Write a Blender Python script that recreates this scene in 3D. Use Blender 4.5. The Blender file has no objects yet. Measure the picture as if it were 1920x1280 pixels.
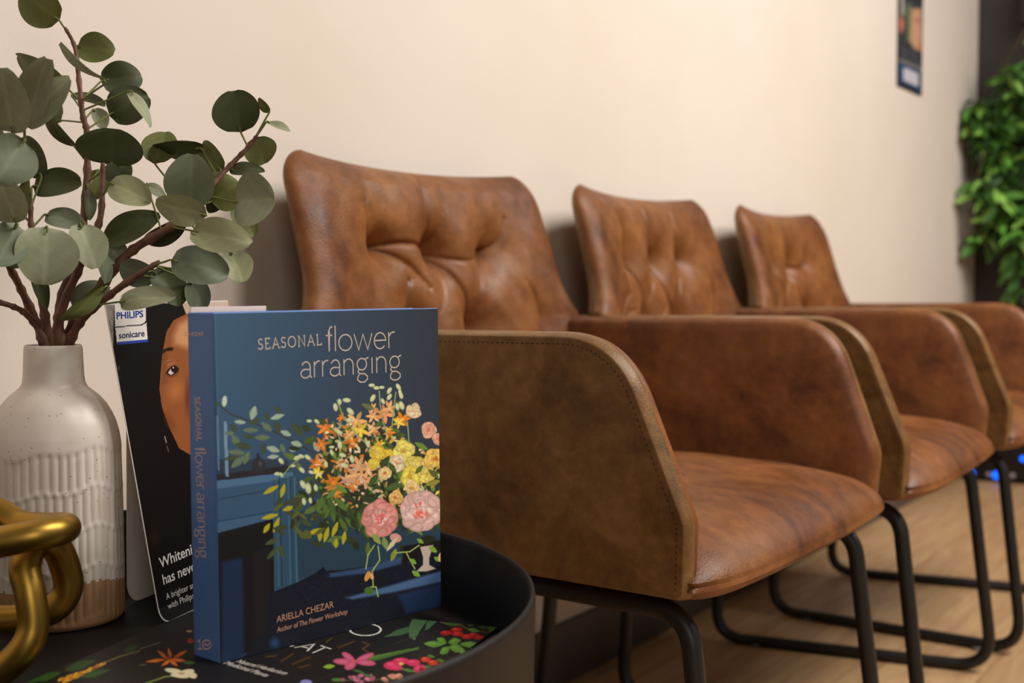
import bpy, bmesh, math, random
import numpy as np
from mathutils import Vector, Matrix

# ------------------------------------------------------------------ camera, light, exposure
S = bpy.context.scene
COL = S.collection
random.seed(7)
RNG = np.random.default_rng(5)

F = 2400.0                         # focal length in pixels of the 1920x1280 frame (45 mm)
TH = math.radians(32.8)            # heading from the chair row towards the wall
PD = math.atan(114 / F)            # pitch down
H = 0.70                           # camera height
CAM = np.array([0.0, 0.0, H])
FW = np.array([math.cos(TH) * math.cos(PD), math.sin(TH) * math.cos(PD), -math.sin(PD)])
RT = np.array([math.sin(TH), -math.cos(TH), 0.0])
UP = np.cross(RT, FW)

cam_data = bpy.data.cameras.new('camera')
cam_data.lens = 45.0
cam_data.sensor_width = 36.0
cam_data.clip_start = 0.02
cam_data.dof.use_dof = True
cam_data.dof.focus_distance = 1.13
cam_data.dof.aperture_fstop = 5.6
cam = bpy.data.objects.new('camera', cam_data)
COL.objects.link(cam)
cam.location = CAM
cam.rotation_euler = (math.pi / 2 - PD, 0, TH - math.pi / 2)
S.camera = cam

S.view_settings.view_transform = 'Standard'
S.view_settings.look = 'None'
S.view_settings.gamma = 1
S.view_settings.use_curve_mapping = False
S.view_settings.exposure = 0.30

world = bpy.data.worlds.new('room_ambience')
S.world = world
world.use_nodes = True
bg = world.node_tree.nodes['Background']
bg.inputs[0].default_value = (1.0, 0.93, 0.86, 1)
bg.inputs[1].default_value = 0.08


def area(name, loc, target, sx, sy, power, color):
    d = bpy.data.lights.new(name, 'AREA')
    d.shape = 'RECTANGLE'
    d.size, d.size_y, d.energy, d.color = sx, sy, power, color
    o = bpy.data.objects.new(name, d)
    COL.objects.link(o)
    o.location = loc
    o.rotation_euler = (Vector(target) - Vector(loc)).to_track_quat('-Z', 'Y').to_euler()
    return o


WARM = (1.0, 0.96, 0.90)
area('ceiling_panel_light', (2.90, -1.00, 2.62), (2.90, -0.2, 0.5), 1.8, 1.2, 78, WARM)
area('ceiling_panel_light', (1.15, -0.85, 2.62), (1.1, 0.0, 0.5), 0.6, 0.5, 25, WARM)
area('left_fill_light', (-0.80, -1.05, 1.20), (0.9, 0.85, 0.55), 0.7, 0.8, 6.0, WARM)  # added soft fill behind the camera on the left; its source is unseen


# ------------------------------------------------------------------ helpers
def ray(x, y):
    return FW + RT * ((x - 960) / F) - UP * ((y - 640) / F)


def at(x, y, d):
    return CAM + ray(x, y) * d


def on_z(x, y, z):
    d = ray(x, y)
    return CAM + d * ((z - H) / d[2])


def on_plane(x, y, p0, n):
    d = ray(x, y)
    return CAM + d * (np.dot(np.array(p0) - CAM, n) / np.dot(d, n))


def project(P):
    q = np.asarray(P) - CAM
    w = q @ FW
    return 960 + F * (q @ RT) / w, 640 - F * (q @ UP) / w


def lin(c):
    c = np.asarray(c, dtype=float) / 255.0
    return np.where(c <= 0.04045, c / 12.92, ((c + 0.055) / 1.055) ** 2.4)


def link(name, me, mats=None, parent=None, smooth=True):
    o = bpy.data.objects.new(name, me)
    COL.objects.link(o)
    if mats is not None:
        for m in (mats if isinstance(mats, (list, tuple)) else [mats]):
            me.materials.append(m)
    if smooth:
        me.polygons.foreach_set('use_smooth', [True] * len(me.polygons))
    if parent:
        o.parent = parent
    return o


def mesh(name, V, Fc, mats=None, parent=None, smooth=True, idx=None):
    me = bpy.data.meshes.new(name)
    me.from_pydata([tuple(v) for v in V], [], [tuple(f) for f in Fc])
    if idx is not None:
        me.polygons.foreach_set('material_index', idx)
    me.update()
    return link(name, me, mats, parent, smooth)


def fix_normals(o):
    bm = bmesh.new()
    bm.from_mesh(o.data)
    bmesh.ops.recalc_face_normals(bm, faces=bm.faces)
    bm.to_mesh(o.data)
    bm.free()
    return o


def bm_obj(name, bm, mats=None, parent=None, smooth=True):
    me = bpy.data.meshes.new(name)
    bm.to_mesh(me)
    bm.free()
    return link(name, me, mats, parent, smooth)


def empty(name, loc, rotz=0):
    o = bpy.data.objects.new(name, None)
    COL.objects.link(o)
    o.location = loc
    o.rotation_euler = (0, 0, rotz)
    o.empty_display_size = 0.05
    return o


def tag(o, label, cat, group=None):
    o['label'] = label
    o['category'] = cat
    if group:
        o['group'] = group
    return o


def box_bm(lo, hi, bevel=0.0, seg=2, bm=None):
    bm = bm or bmesh.new()
    r = bmesh.ops.create_cube(bm, size=1)
    vs = r['verts']
    for v in vs:
        for k in range(3):
            v.co[k] = lo[k] + (v.co[k] + 0.5) * (hi[k] - lo[k])
    if bevel:
        es = list({e for v in vs for e in v.link_edges})
        bmesh.ops.bevel(bm, geom=es, offset=bevel, segments=seg, affect='EDGES', profile=0.5)
    return bm


def catmull(P, n=8, closed=False):
    P = [np.array(p, float) for p in P]
    N = len(P)
    out = []
    for i in range(N if closed else N - 1):
        if closed:
            a, b, c, d = P[i - 1], P[i], P[(i + 1) % N], P[(i + 2) % N]
        else:
            a, b, c, d = P[max(i - 1, 0)], P[i], P[i + 1], P[min(i + 2, N - 1)]
        for k in range(n):
            t = k / n
            out.append(0.5 * (2 * b + (c - a) * t + (2 * a - 5 * b + 4 * c - d) * t ** 2 + (3 * b - a - 3 * c + d) * t ** 3))
    if not closed:
        out.append(P[-1])
    return out


def fillet(P, r, n=6, closed=True):
    """round the corners of a polyline; r may be a list"""
    P = [np.array(p, float) for p in P]
    N = len(P)
    out = []
    for i in range(N):
        ri = r[i] if isinstance(r, (list, tuple)) else r
        if (not closed and i in (0, N - 1)) or ri <= 0:
            out.append(P[i])
            continue
        a, b, c = P[i - 1], P[i], P[(i + 1) % N]
        u, w = a - b, c - b
        lu, lw = np.linalg.norm(u), np.linalg.norm(w)
        u, w = u / lu, w / lw
        ang = math.acos(max(-1, min(1, float(u @ w))))
        t = min(ri / math.tan(ang / 2), lu * 0.49, lw * 0.49)
        s, e = b + u * t, b + w * t
        for k in range(n + 1):
            q = k / n
            out.append((1 - q) ** 2 * s + 2 * q * (1 - q) * b + q * q * e)
    return out


def tube_data(P, R, seg=12, closed=False, V=None, Fc=None):
    V = [] if V is None else V
    Fc = [] if Fc is None else Fc
    P = [np.array(p, float) for p in P]
    N = len(P)
    R = R if isinstance(R, (list, tuple, np.ndarray)) else [R] * N
    base = len(V)
    T = []
    for i in range(N):
        if closed:
            t = P[(i + 1) % N] - P[i - 1]
        else:
            t = P[min(i + 1, N - 1)] - P[max(i - 1, 0)]
        T.append(t / (np.linalg.norm(t) + 1e-12))
    ref = np.array([0, 0, 1.0]) if abs(T[0][2]) < 0.9 else np.array([1.0, 0, 0])
    nrm = np.cross(T[0], ref)
    nrm /= np.linalg.norm(nrm)
    fr = []
    for i in range(N):
        nrm = nrm - T[i] * (nrm @ T[i])
        nrm /= np.linalg.norm(nrm)
        fr.append(nrm)
    twist = 0.0
    if closed:
        n2 = fr[-1] - T[0] * (fr[-1] @ T[0])
        n2 /= np.linalg.norm(n2)
        twist = math.atan2(float(np.cross(n2, fr[0]) @ T[0]), float(n2 @ fr[0]))
    for i in range(N):
        b = np.cross(T[i], fr[i])
        tw = twist * i / N
        for k in range(seg):
            a = 2 * math.pi * k / seg + tw
            V.append(P[i] + R[i] * (math.cos(a) * fr[i] + math.sin(a) * b))
    for i in range(N if closed else N - 1):
        j = (i + 1) % N
        for k in range(seg):
            l = (k + 1) % seg
            Fc.append((base + i * seg + k, base + j * seg + k, base + j * seg + l, base + i * seg + l))
    if not closed:
        Fc.append(tuple(base + k for k in range(seg))[::-1])
        Fc.append(tuple(base + (N - 1) * seg + k for k in range(seg)))
    return V, Fc


def grid_faces(nu, nv, base=0, wrap_u=False):
    out = []
    for j in range(nv - 1):
        for i in range(nu if wrap_u else nu - 1):
            k = (i + 1) % nu
            out.append((base + j * nu + i, base + j * nu + k, base + (j + 1) * nu + k, base + (j + 1) * nu + i))
    return out


# ------------------------------------------------------------------ materials
def new_mat(name, color=(0.5, 0.5, 0.5), rough=0.5, metal=0.0, spec=0.5, coat=0.0):
    m = bpy.data.materials.new(name)
    m.use_nodes = True
    b = m.node_tree.nodes['Principled BSDF']
    b.inputs['Base Color'].default_value = (*color, 1)
    b.inputs['Roughness'].default_value = rough
    b.inputs['Metallic'].default_value = metal
    b.inputs['Specular IOR Level'].default_value = spec
    b.inputs['Coat Weight'].default_value = coat
    return m, m.node_tree.nodes, m.node_tree.links, b


def srgb(r, g, b, k=1.0):
    return tuple(float(v) * k for v in lin((r, g, b)))


def add_noise(N, L, scale, detail=4, rough=0.55, vec=None, dist=0.0):
    n = N.new('ShaderNodeTexNoise')
    n.inputs['Scale'].default_value = scale
    n.inputs['Detail'].default_value = detail
    n.inputs['Roughness'].default_value = rough
    n.inputs['Distortion'].default_value = dist
    if vec is not None:
        L.new(vec, n.inputs['Vector'])
    return n


def ramp(N, L, fac, stops):
    r = N.new('ShaderNodeValToRGB')
    el = r.color_ramp.elements
    while len(el) < len(stops):
        el.new(0.5)
    for e, (p, c) in zip(el, stops):
        e.position = p
        e.color = (*c, 1)
    L.new(fac, r.inputs[0])
    return r


def bump(N, L, b, height, strength, dist=0.002):
    u = N.new('ShaderNodeBump')
    u.inputs['Strength'].default_value = strength
    u.inputs['Distance'].default_value = dist
    L.new(height, u.inputs['Height'])
    L.new(u.outputs[0], b.inputs['Normal'])
    return u


def obj_vec(N):
    return N.new('ShaderNodeTexCoord').outputs['Object']


def leather(name, dark, mid, light, rough=(0.36, 0.58), scale=6.5, grain=0.25):
    m, N, L, b = new_mat(name, spec=0.32)
    v = obj_vec(N)
    n1 = add_noise(N, L, scale, 6, 0.62, v, 0.6)
    r1 = ramp(N, L, n1.outputs['Fac'], [(0.28, dark), (0.46, mid), (0.72, light)])
    n3 = add_noise(N, L, scale * 6, 5, 0.6, v, 0.3)
    r3 = ramp(N, L, n3.outputs['Fac'], [(0.3, (0.72, 0.70, 0.68)), (0.65, (1.1, 1.1, 1.1))])
    mx = N.new('ShaderNodeMix')
    mx.data_type = 'RGBA'
    mx.blend_type = 'MULTIPLY'
    mx.inputs[0].default_value = 1
    L.new(r1.outputs[0], mx.inputs[6])
    L.new(r3.outputs[0], mx.inputs[7])
    L.new(mx.outputs[2], b.inputs['Base Color'])
    n2 = add_noise(N, L, scale * 1.7, 4, 0.5, v)
    mr = N.new('ShaderNodeMapRange')
    mr.inputs[1].default_value = 0.35
    mr.inputs[2].default_value = 0.65
    mr.inputs[3].default_value = rough[0]
    mr.inputs[4].default_value = rough[1]
    L.new(n2.outputs['Fac'], mr.inputs[0])
    L.new(mr.outputs[0], b.inputs['Roughness'])
    vo = N.new('ShaderNodeTexVoronoi')
    vo.inputs['Scale'].default_value = 420
    L.new(v, vo.inputs['Vector'])
    ad = N.new('ShaderNodeMath')
    ad.operation = 'ADD'
    n4 = add_noise(N, L, 70, 5, 0.6, v)
    L.new(vo.outputs['Distance'], ad.inputs[0])
    L.new(n4.outputs['Fac'], ad.inputs[1])
    bump(N, L, b, ad.outputs[0], grain, 0.0012)
    return m


M_LEATHER = leather('brown_leather', srgb(70, 36, 18), srgb(120, 71, 36), srgb(152, 99, 54))
M_SHELL = leather('olive_brown_leather', srgb(92, 64, 34), srgb(126, 91, 52), srgb(150, 114, 70), (0.36, 0.55), 11, 0.18)
M_THREAD, *_ = new_mat('brown_thread', srgb(52, 34, 20), 0.8)
M_BUTTON, *_ = new_mat('dark_brown_button', srgb(60, 34, 22), 0.6)
M_TUBE, *_ = new_mat('black_powder_coat', srgb(28, 26, 25), 0.42)
M_GLIDE, *_ = new_mat('grey_plastic_glide', srgb(120, 115, 110), 0.5)


def make_wall():
    m, N, L, b = new_mat('cream_wall_paint', srgb(230, 217, 204), 0.62, spec=0.3)
    v = obj_vec(N)
    n = add_noise(N, L, 2.2, 3, 0.5, v)
    r = ramp(N, L, n.outputs['Fac'], [(0.3, srgb(227, 213, 199)), (0.7, srgb(233, 220, 208))])
    L.new(r.outputs[0], b.inputs['Base Color'])
    n2 = add_noise(N, L, 260, 3, 0.5, v)
    bump(N, L, b, n2.outputs['Fac'], 0.12, 0.0015)
    return m


def make_floor():
    m, N, L, b = new_mat('oak_look_vinyl', (0.5, 0.4, 0.3), 0.5, spec=0.35)
    v = obj_vec(N)
    mp = N.new('ShaderNodeMapping')
    mp.inputs['Scale'].default_value = (1.0, 9.0, 1.0)
    L.new(v, mp.inputs['Vector'])
    n = add_noise(N, L, 4.0, 6, 0.6, mp.outputs[0], 0.8)
    r = ramp(N, L, n.outputs['Fac'], [(0.25, srgb(160, 122, 84)), (0.55, srgb(190, 152, 110)), (0.8, srgb(205, 170, 128))])
    br = N.new('ShaderNodeTexBrick')
    br.inputs['Scale'].default_value = 1.0
    br.inputs['Mortar Size'].default_value = 0.0012
    br.inputs['Brick Width'].default_value = 1.2
    br.inputs['Row Height'].default_value = 0.17
    br.inputs['Color1'].default_value = (1, 1, 1, 1)
    br.inputs['Color2'].default_value = (0.86, 0.84, 0.82, 1)
    br.inputs['Mortar'].default_value = (0.5, 0.45, 0.4, 1)
    L.new(v, br.inputs['Vector'])
    mx = N.new('ShaderNodeMix')
    mx.data_type = 'RGBA'
    mx.blend_type = 'MULTIPLY'
    mx.inputs[0].default_value = 1
    L.new(r.outputs[0], mx.inputs[6])
    L.new(br.outputs[0], mx.inputs[7])
    L.new(mx.outputs[2], b.inputs['Base Color'])
    return m


def print_mat(name, rough=0.45, spec=0.4, coat=0.0):
    m, N, L, b = new_mat(name, rough=rough, spec=spec, coat=coat)
    a = N.new('ShaderNodeAttribute')
    a.attribute_name = 'ink'
    L.new(a.outputs['Color'], b.inputs['Base Color'])
    b.inputs['Coat Roughness'].default_value = 0.2
    return m


def set_ink(me, colors):
    """colors: (n_verts, 3) linear"""
    a = me.color_attributes.new('ink', 'FLOAT_COLOR', 'POINT')
    c = np.ones((len(me.vertices), 4), dtype=np.float32)
    c[:, :3] = colors
    a.data.foreach_set('color', c.ravel())


# ------------------------------------------------------------------ printed pictures: painted on a fine vertex grid
class Ink:
    """paints flat printed artwork; X, Y are artwork coordinates of every grid point"""

    def __init__(self, X, Y, base):
        self.X, self.Y = X, Y
        self.C = np.tile(np.array(base, float), (len(X), 1))

    def _blend(self, sel, a, c):
        a = a[:, None]
        self.C[sel] = self.C[sel] * (1 - a) + np.array(c, float) * a

    def box(self, x0, y0, x1, y1):
        return np.nonzero((self.X >= x0) & (self.X <= x1) & (self.Y >= y0) & (self.Y <= y1))[0]

    def poly(self, P, c, op=1.0, soft=0.0):
        P = np.array(P, float)
        s = self.box(P[:, 0].min(), P[:, 1].min(), P[:, 0].max(), P[:, 1].max())
        if not len(s):
            return
        x, y = self.X[s], self.Y[s]
        ins = np.zeros(len(s), bool)
        dist = np.full(len(s), 1e9)
        for i in range(len(P)):
            (x1, y1), (x2, y2) = P[i], P[(i + 1) % len(P)]
            if y1 != y2:
                cr = ((y1 > y) != (y2 > y)) & (x < (x2 - x1) * (y - y1) / (y2 - y1) + x1)
                ins ^= cr
            if soft:
                dx, dy = x2 - x1, y2 - y1
                t = np.clip(((x - x1) * dx + (y - y1) * dy) / (dx * dx + dy * dy + 1e-9), 0, 1)
                dist = np.minimum(dist, np.hypot(x - x1 - t * dx, y - y1 - t * dy))
        a = ins * op * (np.clip(dist / soft, 0, 1) if soft else 1.0)
        self._blend(s, a, c)

    def ell(self, cx, cy, rx, ry, c, ang=0.0, op=1.0, soft=0.15, pointed=0.0):
        r = max(rx, ry) + 1
        s = self.box(cx - r, cy - r, cx + r, cy + r)
        if not len(s):
            return
        ca, sa = math.cos(ang), math.sin(ang)
        x, y = self.X[s] - cx, self.Y[s] - cy
        u, v = (x * ca + y * sa) / rx, (-x * sa + y * ca) / ry
        if pointed:
            v = v / np.clip(1 - pointed * np.abs(u), 0.15, 1)
        d = np.hypot(u, v)
        a = np.clip((1 - d) / soft, 0, 1) * op
        self._blend(s, a, c)

    def line(self, P, w, c, op=1.0):
        P = np.array(P, float)
        for i in range(len(P) - 1):
            (x1, y1), (x2, y2) = P[i], P[i + 1]
            s = self.box(min(x1, x2) - w - 1, min(y1, y2) - w - 1, max(x1, x2) + w + 1, max(y1, y2) + w + 1)
            if not len(s):
                continue
            dx, dy = x2 - x1, y2 - y1
            x, y = self.X[s], self.Y[s]
            t = np.clip(((x - x1) * dx + (y - y1) * dy) / (dx * dx + dy * dy + 1e-9), 0, 1)
            d = np.hypot(x - x1 - t * dx, y - y1 - t * dy)
            self._blend(s, np.clip(w / 2 + 0.5 - d, 0, 1) * op, c)

    def leaf(self, x, y, ln, w, ang, c, vein=True):
        self.ell(x, y, ln, w, c, ang, 1.0, 0.2, 0.45)
        if vein:
            k = np.clip(np.array(c) * 1.35 + 8, 0, 255)
            dx, dy = math.cos(ang) * ln * 0.8, math.sin(ang) * ln * 0.8
            self.line([(x - dx, y - dy), (x + dx, y + dy)], 0.8, k, 0.5)

    def mottle(self, amp, scale):
        for _ in range(3):
            a, b, p = RNG.uniform(-1, 1), RNG.uniform(-1, 1), RNG.uniform(0, 6)
            self.C *= 1 + amp * np.sin(self.X * a / scale + self.Y * b / scale + p)[:, None]


def print_grid(name, O, U, W, nu, nv, paint, mat, parent, base, gain, thick_n=None):
    """flat print spanning O + a*U + b*W in parent's local frame == world frame vectors given"""
    a = np.linspace(0, 1, nu)
    b = np.linspace(0, 1, nv)
    A, B = np.meshgrid(a, b)
    P = np.array(O)[None] + A.ravel()[:, None] * np.array(U)[None] + B.ravel()[:, None] * np.array(W)[None]
    X, Y = project(P)
    ink = Ink(X, Y, base)
    paint(ink)
    me = bpy.data.meshes.new(name)
    i, j = np.meshgrid(np.arange(nu - 1), np.arange(nv - 1))
    k = (j * nu + i).ravel()
    Fc = np.stack([k, k + 1, k + nu + 1, k + nu], 1)
    me.vertices.add(len(P))
    me.vertices.foreach_set('co', P.astype(np.float32).ravel())
    me.loops.add(Fc.size)
    me.loops.foreach_set('vertex_index', Fc.astype(np.int32).ravel())
    me.polygons.add(len(Fc))
    me.polygons.foreach_set('loop_start', np.arange(0, Fc.size, 4, dtype=np.int32))
    me.update(calc_edges=True)
    me.validate()
    set_ink(me, lin(np.clip(ink.C, 0, 255)) * gain)
    return link(name, me, mat, parent, False)


# ------------------------------------------------------------------ lettering
def arc(cx, cy, rx, ry, a0, a1, n=14):
    return [(cx + rx * math.cos(math.radians(a0 + (a1 - a0) * k / n)), cy + ry * math.sin(math.radians(a0 + (a1 - a0) * k / n))) for k in range(n + 1)]


# thin monoline letters: strokes in units of the x-height (lower case) or cap height (capitals)
GL = {
    'f': (0.45, [[(0.22, -0.0), (0.22, 1.25)] + arc(0.42, 1.25, 0.20, 0.28, 180, 75, 8), [(0.0, 1.0), (0.45, 1.0)]]),
    'l': (0.22, [[(0.11, 0), (0.11, 1.6)]]),
    'o': (1.0, [arc(0.5, 0.5, 0.46, 0.5, 0, 360, 28)]),
    'w': (1.3, [[(0.02, 1), (0.33, 0), (0.65, 0.95), (0.97, 0), (1.28, 1)]]),
    'e': (0.88, [[(0.05, 0.52), (0.83, 0.52)] + arc(0.44, 0.5, 0.40, 0.5, 2, 320, 24)]),
    'r': (0.5, [[(0.08, 0), (0.08, 1)], [(0.08, 0.62)] + arc(0.42, 0.6, 0.33, 0.4, 165, 75, 8)]),
    'a': (0.85, [[(0.12, 0.8)] + arc(0.42, 0.66, 0.31, 0.34, 140, 0, 10) + [(0.73, 0.08), (0.84, 0.0)], arc(0.38, 0.27, 0.34, 0.27, 55, 330, 18), [(0.6, 0.50), (0.73, 0.55)]]),
    'n': (0.9, [[(0.1, 0), (0.1, 1)], [(0.1, 0.6)] + arc(0.44, 0.62, 0.34, 0.38, 170, 0, 12) + [(0.78, 0)]]),
    'g': (0.95, [arc(0.42, 0.62, 0.35, 0.36, 0, 360, 24), [(0.62, 0.9), (0.92, 1.02)], [(0.2, 0.32), (0.12, 0.16), (0.24, 0.04), (0.6, 0.02), (0.82, -0.14), (0.82, -0.34), (0.62, -0.5), (0.3, -0.5), (0.1, -0.36), (0.1, -0.18), (0.24, 0.02)]]),
    'i': (0.25, [[(0.12, 0), (0.12, 1)]]),
    'S': (0.62, [arc(0.3, 0.74, 0.22, 0.24, 20, 250, 12) + arc(0.3, 0.26, 0.25, 0.25, 70, -160, 12), [(0.5, 0.82), (0.52, 0.98)], [(0.05, 0.17), (0.03, 0.0)]]),
    'E': (0.7, [[(0.12, 0), (0.12, 1)], [(0.03, 1), (0.6, 1), (0.6, 0.86)], [(0.12, 0.52), (0.48, 0.52)], [(0.03, 0), (0.62, 0), (0.64, 0.16)]]),
    'A': (0.9, [[(0.06, 0), (0.45, 1), (0.84, 0)], [(0.2, 0.35), (0.7, 0.35)], [(-0.03, 0), (0.16, 0)], [(0.74, 0), (0.94, 0)]]),
    'O': (1.05, [arc(0.52, 0.5, 0.46, 0.5, 0, 360, 28)]),
    'N': (0.98, [[(0.14, 0), (0.14, 1), (0.84, 0), (0.84, 1)], [(0.02, 1), (0.14, 1)], [(0.02, 0), (0.26, 0)], [(0.72, 1), (0.96, 1)]]),
    'L': (0.66, [[(0.14, 0), (0.14, 1)], [(0.03, 1), (0.26, 1)], [(0.03, 0), (0.6, 0), (0.63, 0.18)]]),
    '1': (0.4, [[(0.02, 0.78), (0.25, 1), (0.25, 0)]]),
    'T': (0.8, [[(0.0, 1), (0.8, 1)], [(0.4, 1), (0.4, 0)]]),
}


def text_strokes(s, gap=0.12):
    x, out = 0.0, []
    for ch in s:
        if ch == ' ':
            x += 0.5
            continue
        w, st = GL[ch]
        out += [[(x + a, b) for a, b in p] for p in st]
        x += w + gap
    return out, x - gap


def ribbon(polys, width, to3d, nrm, lift=0.00025):
    """flat ribbons following polylines given in artwork coordinates"""
    V, Fc = [], []
    n = np.array(nrm, float)
    for p in polys:
        P = [np.array(to3d(x, y)) + n * lift for x, y in p]
        b = len(V)
        for i, q in enumerate(P):
            t0 = q - P[i - 1] if i else P[1] - P[0]
            t1 = P[i + 1] - q if i < len(P) - 1 else t0
            t0, t1 = t0 / (np.linalg.norm(t0) + 1e-9), t1 / (np.linalg.norm(t1) + 1e-9)
            t = t0 + t1
            t /= np.linalg.norm(t) + 1e-9
            m = np.cross(n, t)
            k = 1 / max(0.5, float(t @ t1))
            V.append(q + m * width / 2 * k)
            V.append(q - m * width / 2 * k)
        for i in range(len(P) - 1):
            Fc.append((b + 2 * i, b + 2 * i + 1, b + 2 * i + 3, b + 2 * i + 2))
    return V, Fc


def stroke_text(name, s, org, dirv, upv, width, to3d, nrm, mat, parent, gap=0.12):
    """org, dirv (whole run), upv (x-height or cap height) in artwork coordinates"""
    st, w = text_strokes(s, gap)
    o, d, u = np.array(org, float), np.array(dirv, float) / w, np.array(upv, float)
    polys = [[tuple(o + d * a + u * b) for a, b in p] for p in st]
    V, Fc = ribbon(polys, width, to3d, nrm)
    return mesh(name, V, Fc, mat, parent, False)


def font_text(name, s, org, dirv, upv, to3d, nrm, mat, parent, bold=0.0, lift=0.00025, shear=0.0):
    """solid lettering; dirv spans the whole run, upv the cap height, artwork coordinates"""
    cu = bpy.data.curves.new('letters', 'FONT')
    cu.body = s
    cu.size = 1.0
    cu.offset = bold
    cu.shear = shear
    cu.resolution_u = 3
    tmp = bpy.data.objects.new('letters', cu)
    COL.objects.link(tmp)
    bpy.context.view_layer.update()
    dg = bpy.context.evaluated_depsgraph_get()
    me = bpy.data.meshes.new_from_object(tmp.evaluated_get(dg))
    bpy.data.objects.remove(tmp)
    co = np.array([v.co[:] for v in me.vertices])
    x0, x1 = co[:, 0].min(), co[:, 0].max()
    cap = 0.70
    o, d, u = np.array(org, float), np.array(dirv, float), np.array(upv, float)
    n = np.array(nrm, float)
    for v, c in zip(me.vertices, co):
        q = o + d * ((c[0] - x0) / (x1 - x0)) + u * (c[1] / cap)
        v.co = Vector(np.array(to3d(q[0], q[1])) + n * lift)
    me.name = name
    me.materials.clear()
    return link(name, me, mat, parent, False)


# ------------------------------------------------------------------ the setting
WY = 1.120          # the cream wall
M_WALL = make_wall()
M_FLOOR = make_floor()
M_DARKWALL, *_ = new_mat('charcoal_wall_paint', srgb(50, 43, 42), 0.6)
M_BASE, *_ = new_mat('dark_rubber_baseboard', srgb(86, 82, 79), 0.45)

o = bm_obj('wall_back', box_bm((-2.2, WY, 0), (4.86, WY + 0.12, 2.8)), M_WALL, smooth=False)
o['kind'] = 'structure'
o = bm_obj('wall_right', box_bm((4.86, -3.0, 0), (4.98, WY + 0.12, 2.8)), M_DARKWALL, smooth=False)
o['kind'] = 'structure'
o = bm_obj('floor', box_bm((-2.2, -3.0, -0.08), (4.98, WY + 0.12, 0.0)), M_FLOOR, smooth=False)
o['kind'] = 'structure'
bm = box_bm((-2.2, WY - 0.008, 0.0), (4.86, WY, 0.108), 0.003)
o = bm_obj('baseboard_back', bm, M_BASE)
o['kind'] = 'structure'
bm = box_bm((4.85, -3.0, 0.0), (4.86, WY - 0.008, 0.108), 0.003)
o = bm_obj('baseboard_right', bm, M_BASE)
o['kind'] = 'structure'

# ------------------------------------------------------------------ leather chairs (local: -y faces the room, z up, origin on the floor)
OUTLINE = fillet([(0.25, 0.645), (-0.222, 0.650), (-0.292, 0.470), (-0.287, 0.392), (0.20, 0.396), (0.245, 0.45)],
                 [0.02, 0.095, 0.05, 0.012, 0.03, 0.03], 10)


def resample(P, step):
    P = [np.array(p) for p in P]
    P.append(P[0])
    seg = [np.linalg.norm(P[i + 1] - P[i]) for i in range(len(P) - 1)]
    tot = sum(seg)
    n = int(tot / step)
    out, acc, i = [], 0.0, 0
    for k in range(n):
        t = tot * k / n
        while acc + seg[i] < t and i < len(seg) - 1:
            acc += seg[i]
            i += 1
        out.append(P[i] + (P[i + 1] - P[i]) * ((t - acc) / (seg[i] + 1e-12)))
    return out


OUT = resample(OUTLINE, 0.006)


def offset(P, d):
    N = len(P)
    out = []
    for i in range(N):
        t = P[(i + 2) % N] - P[i - 2]
        t /= np.linalg.norm(t)
        n = np.array([-t[1], t[0]])
        out.append(P[i] + n * d)
    return out


_c = np.mean(OUT, axis=0)
SGN = 1.0 if np.linalg.norm(np.mean([np.linalg.norm(p - _c) for p in offset(OUT, 0.01)])) < np.mean([np.linalg.norm(p - _c) for p in OUT]) else -1.0


def arm_x(y, z, side, off):
    """centre plane of the armrest: splays outwards to the top and front"""
    return side * (0.2905 + 0.030 * (z - 0.45) / 0.2 * 0.6 - 0.05 * (y + 0.29) / 0.54 * 0.55 + off)


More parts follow.
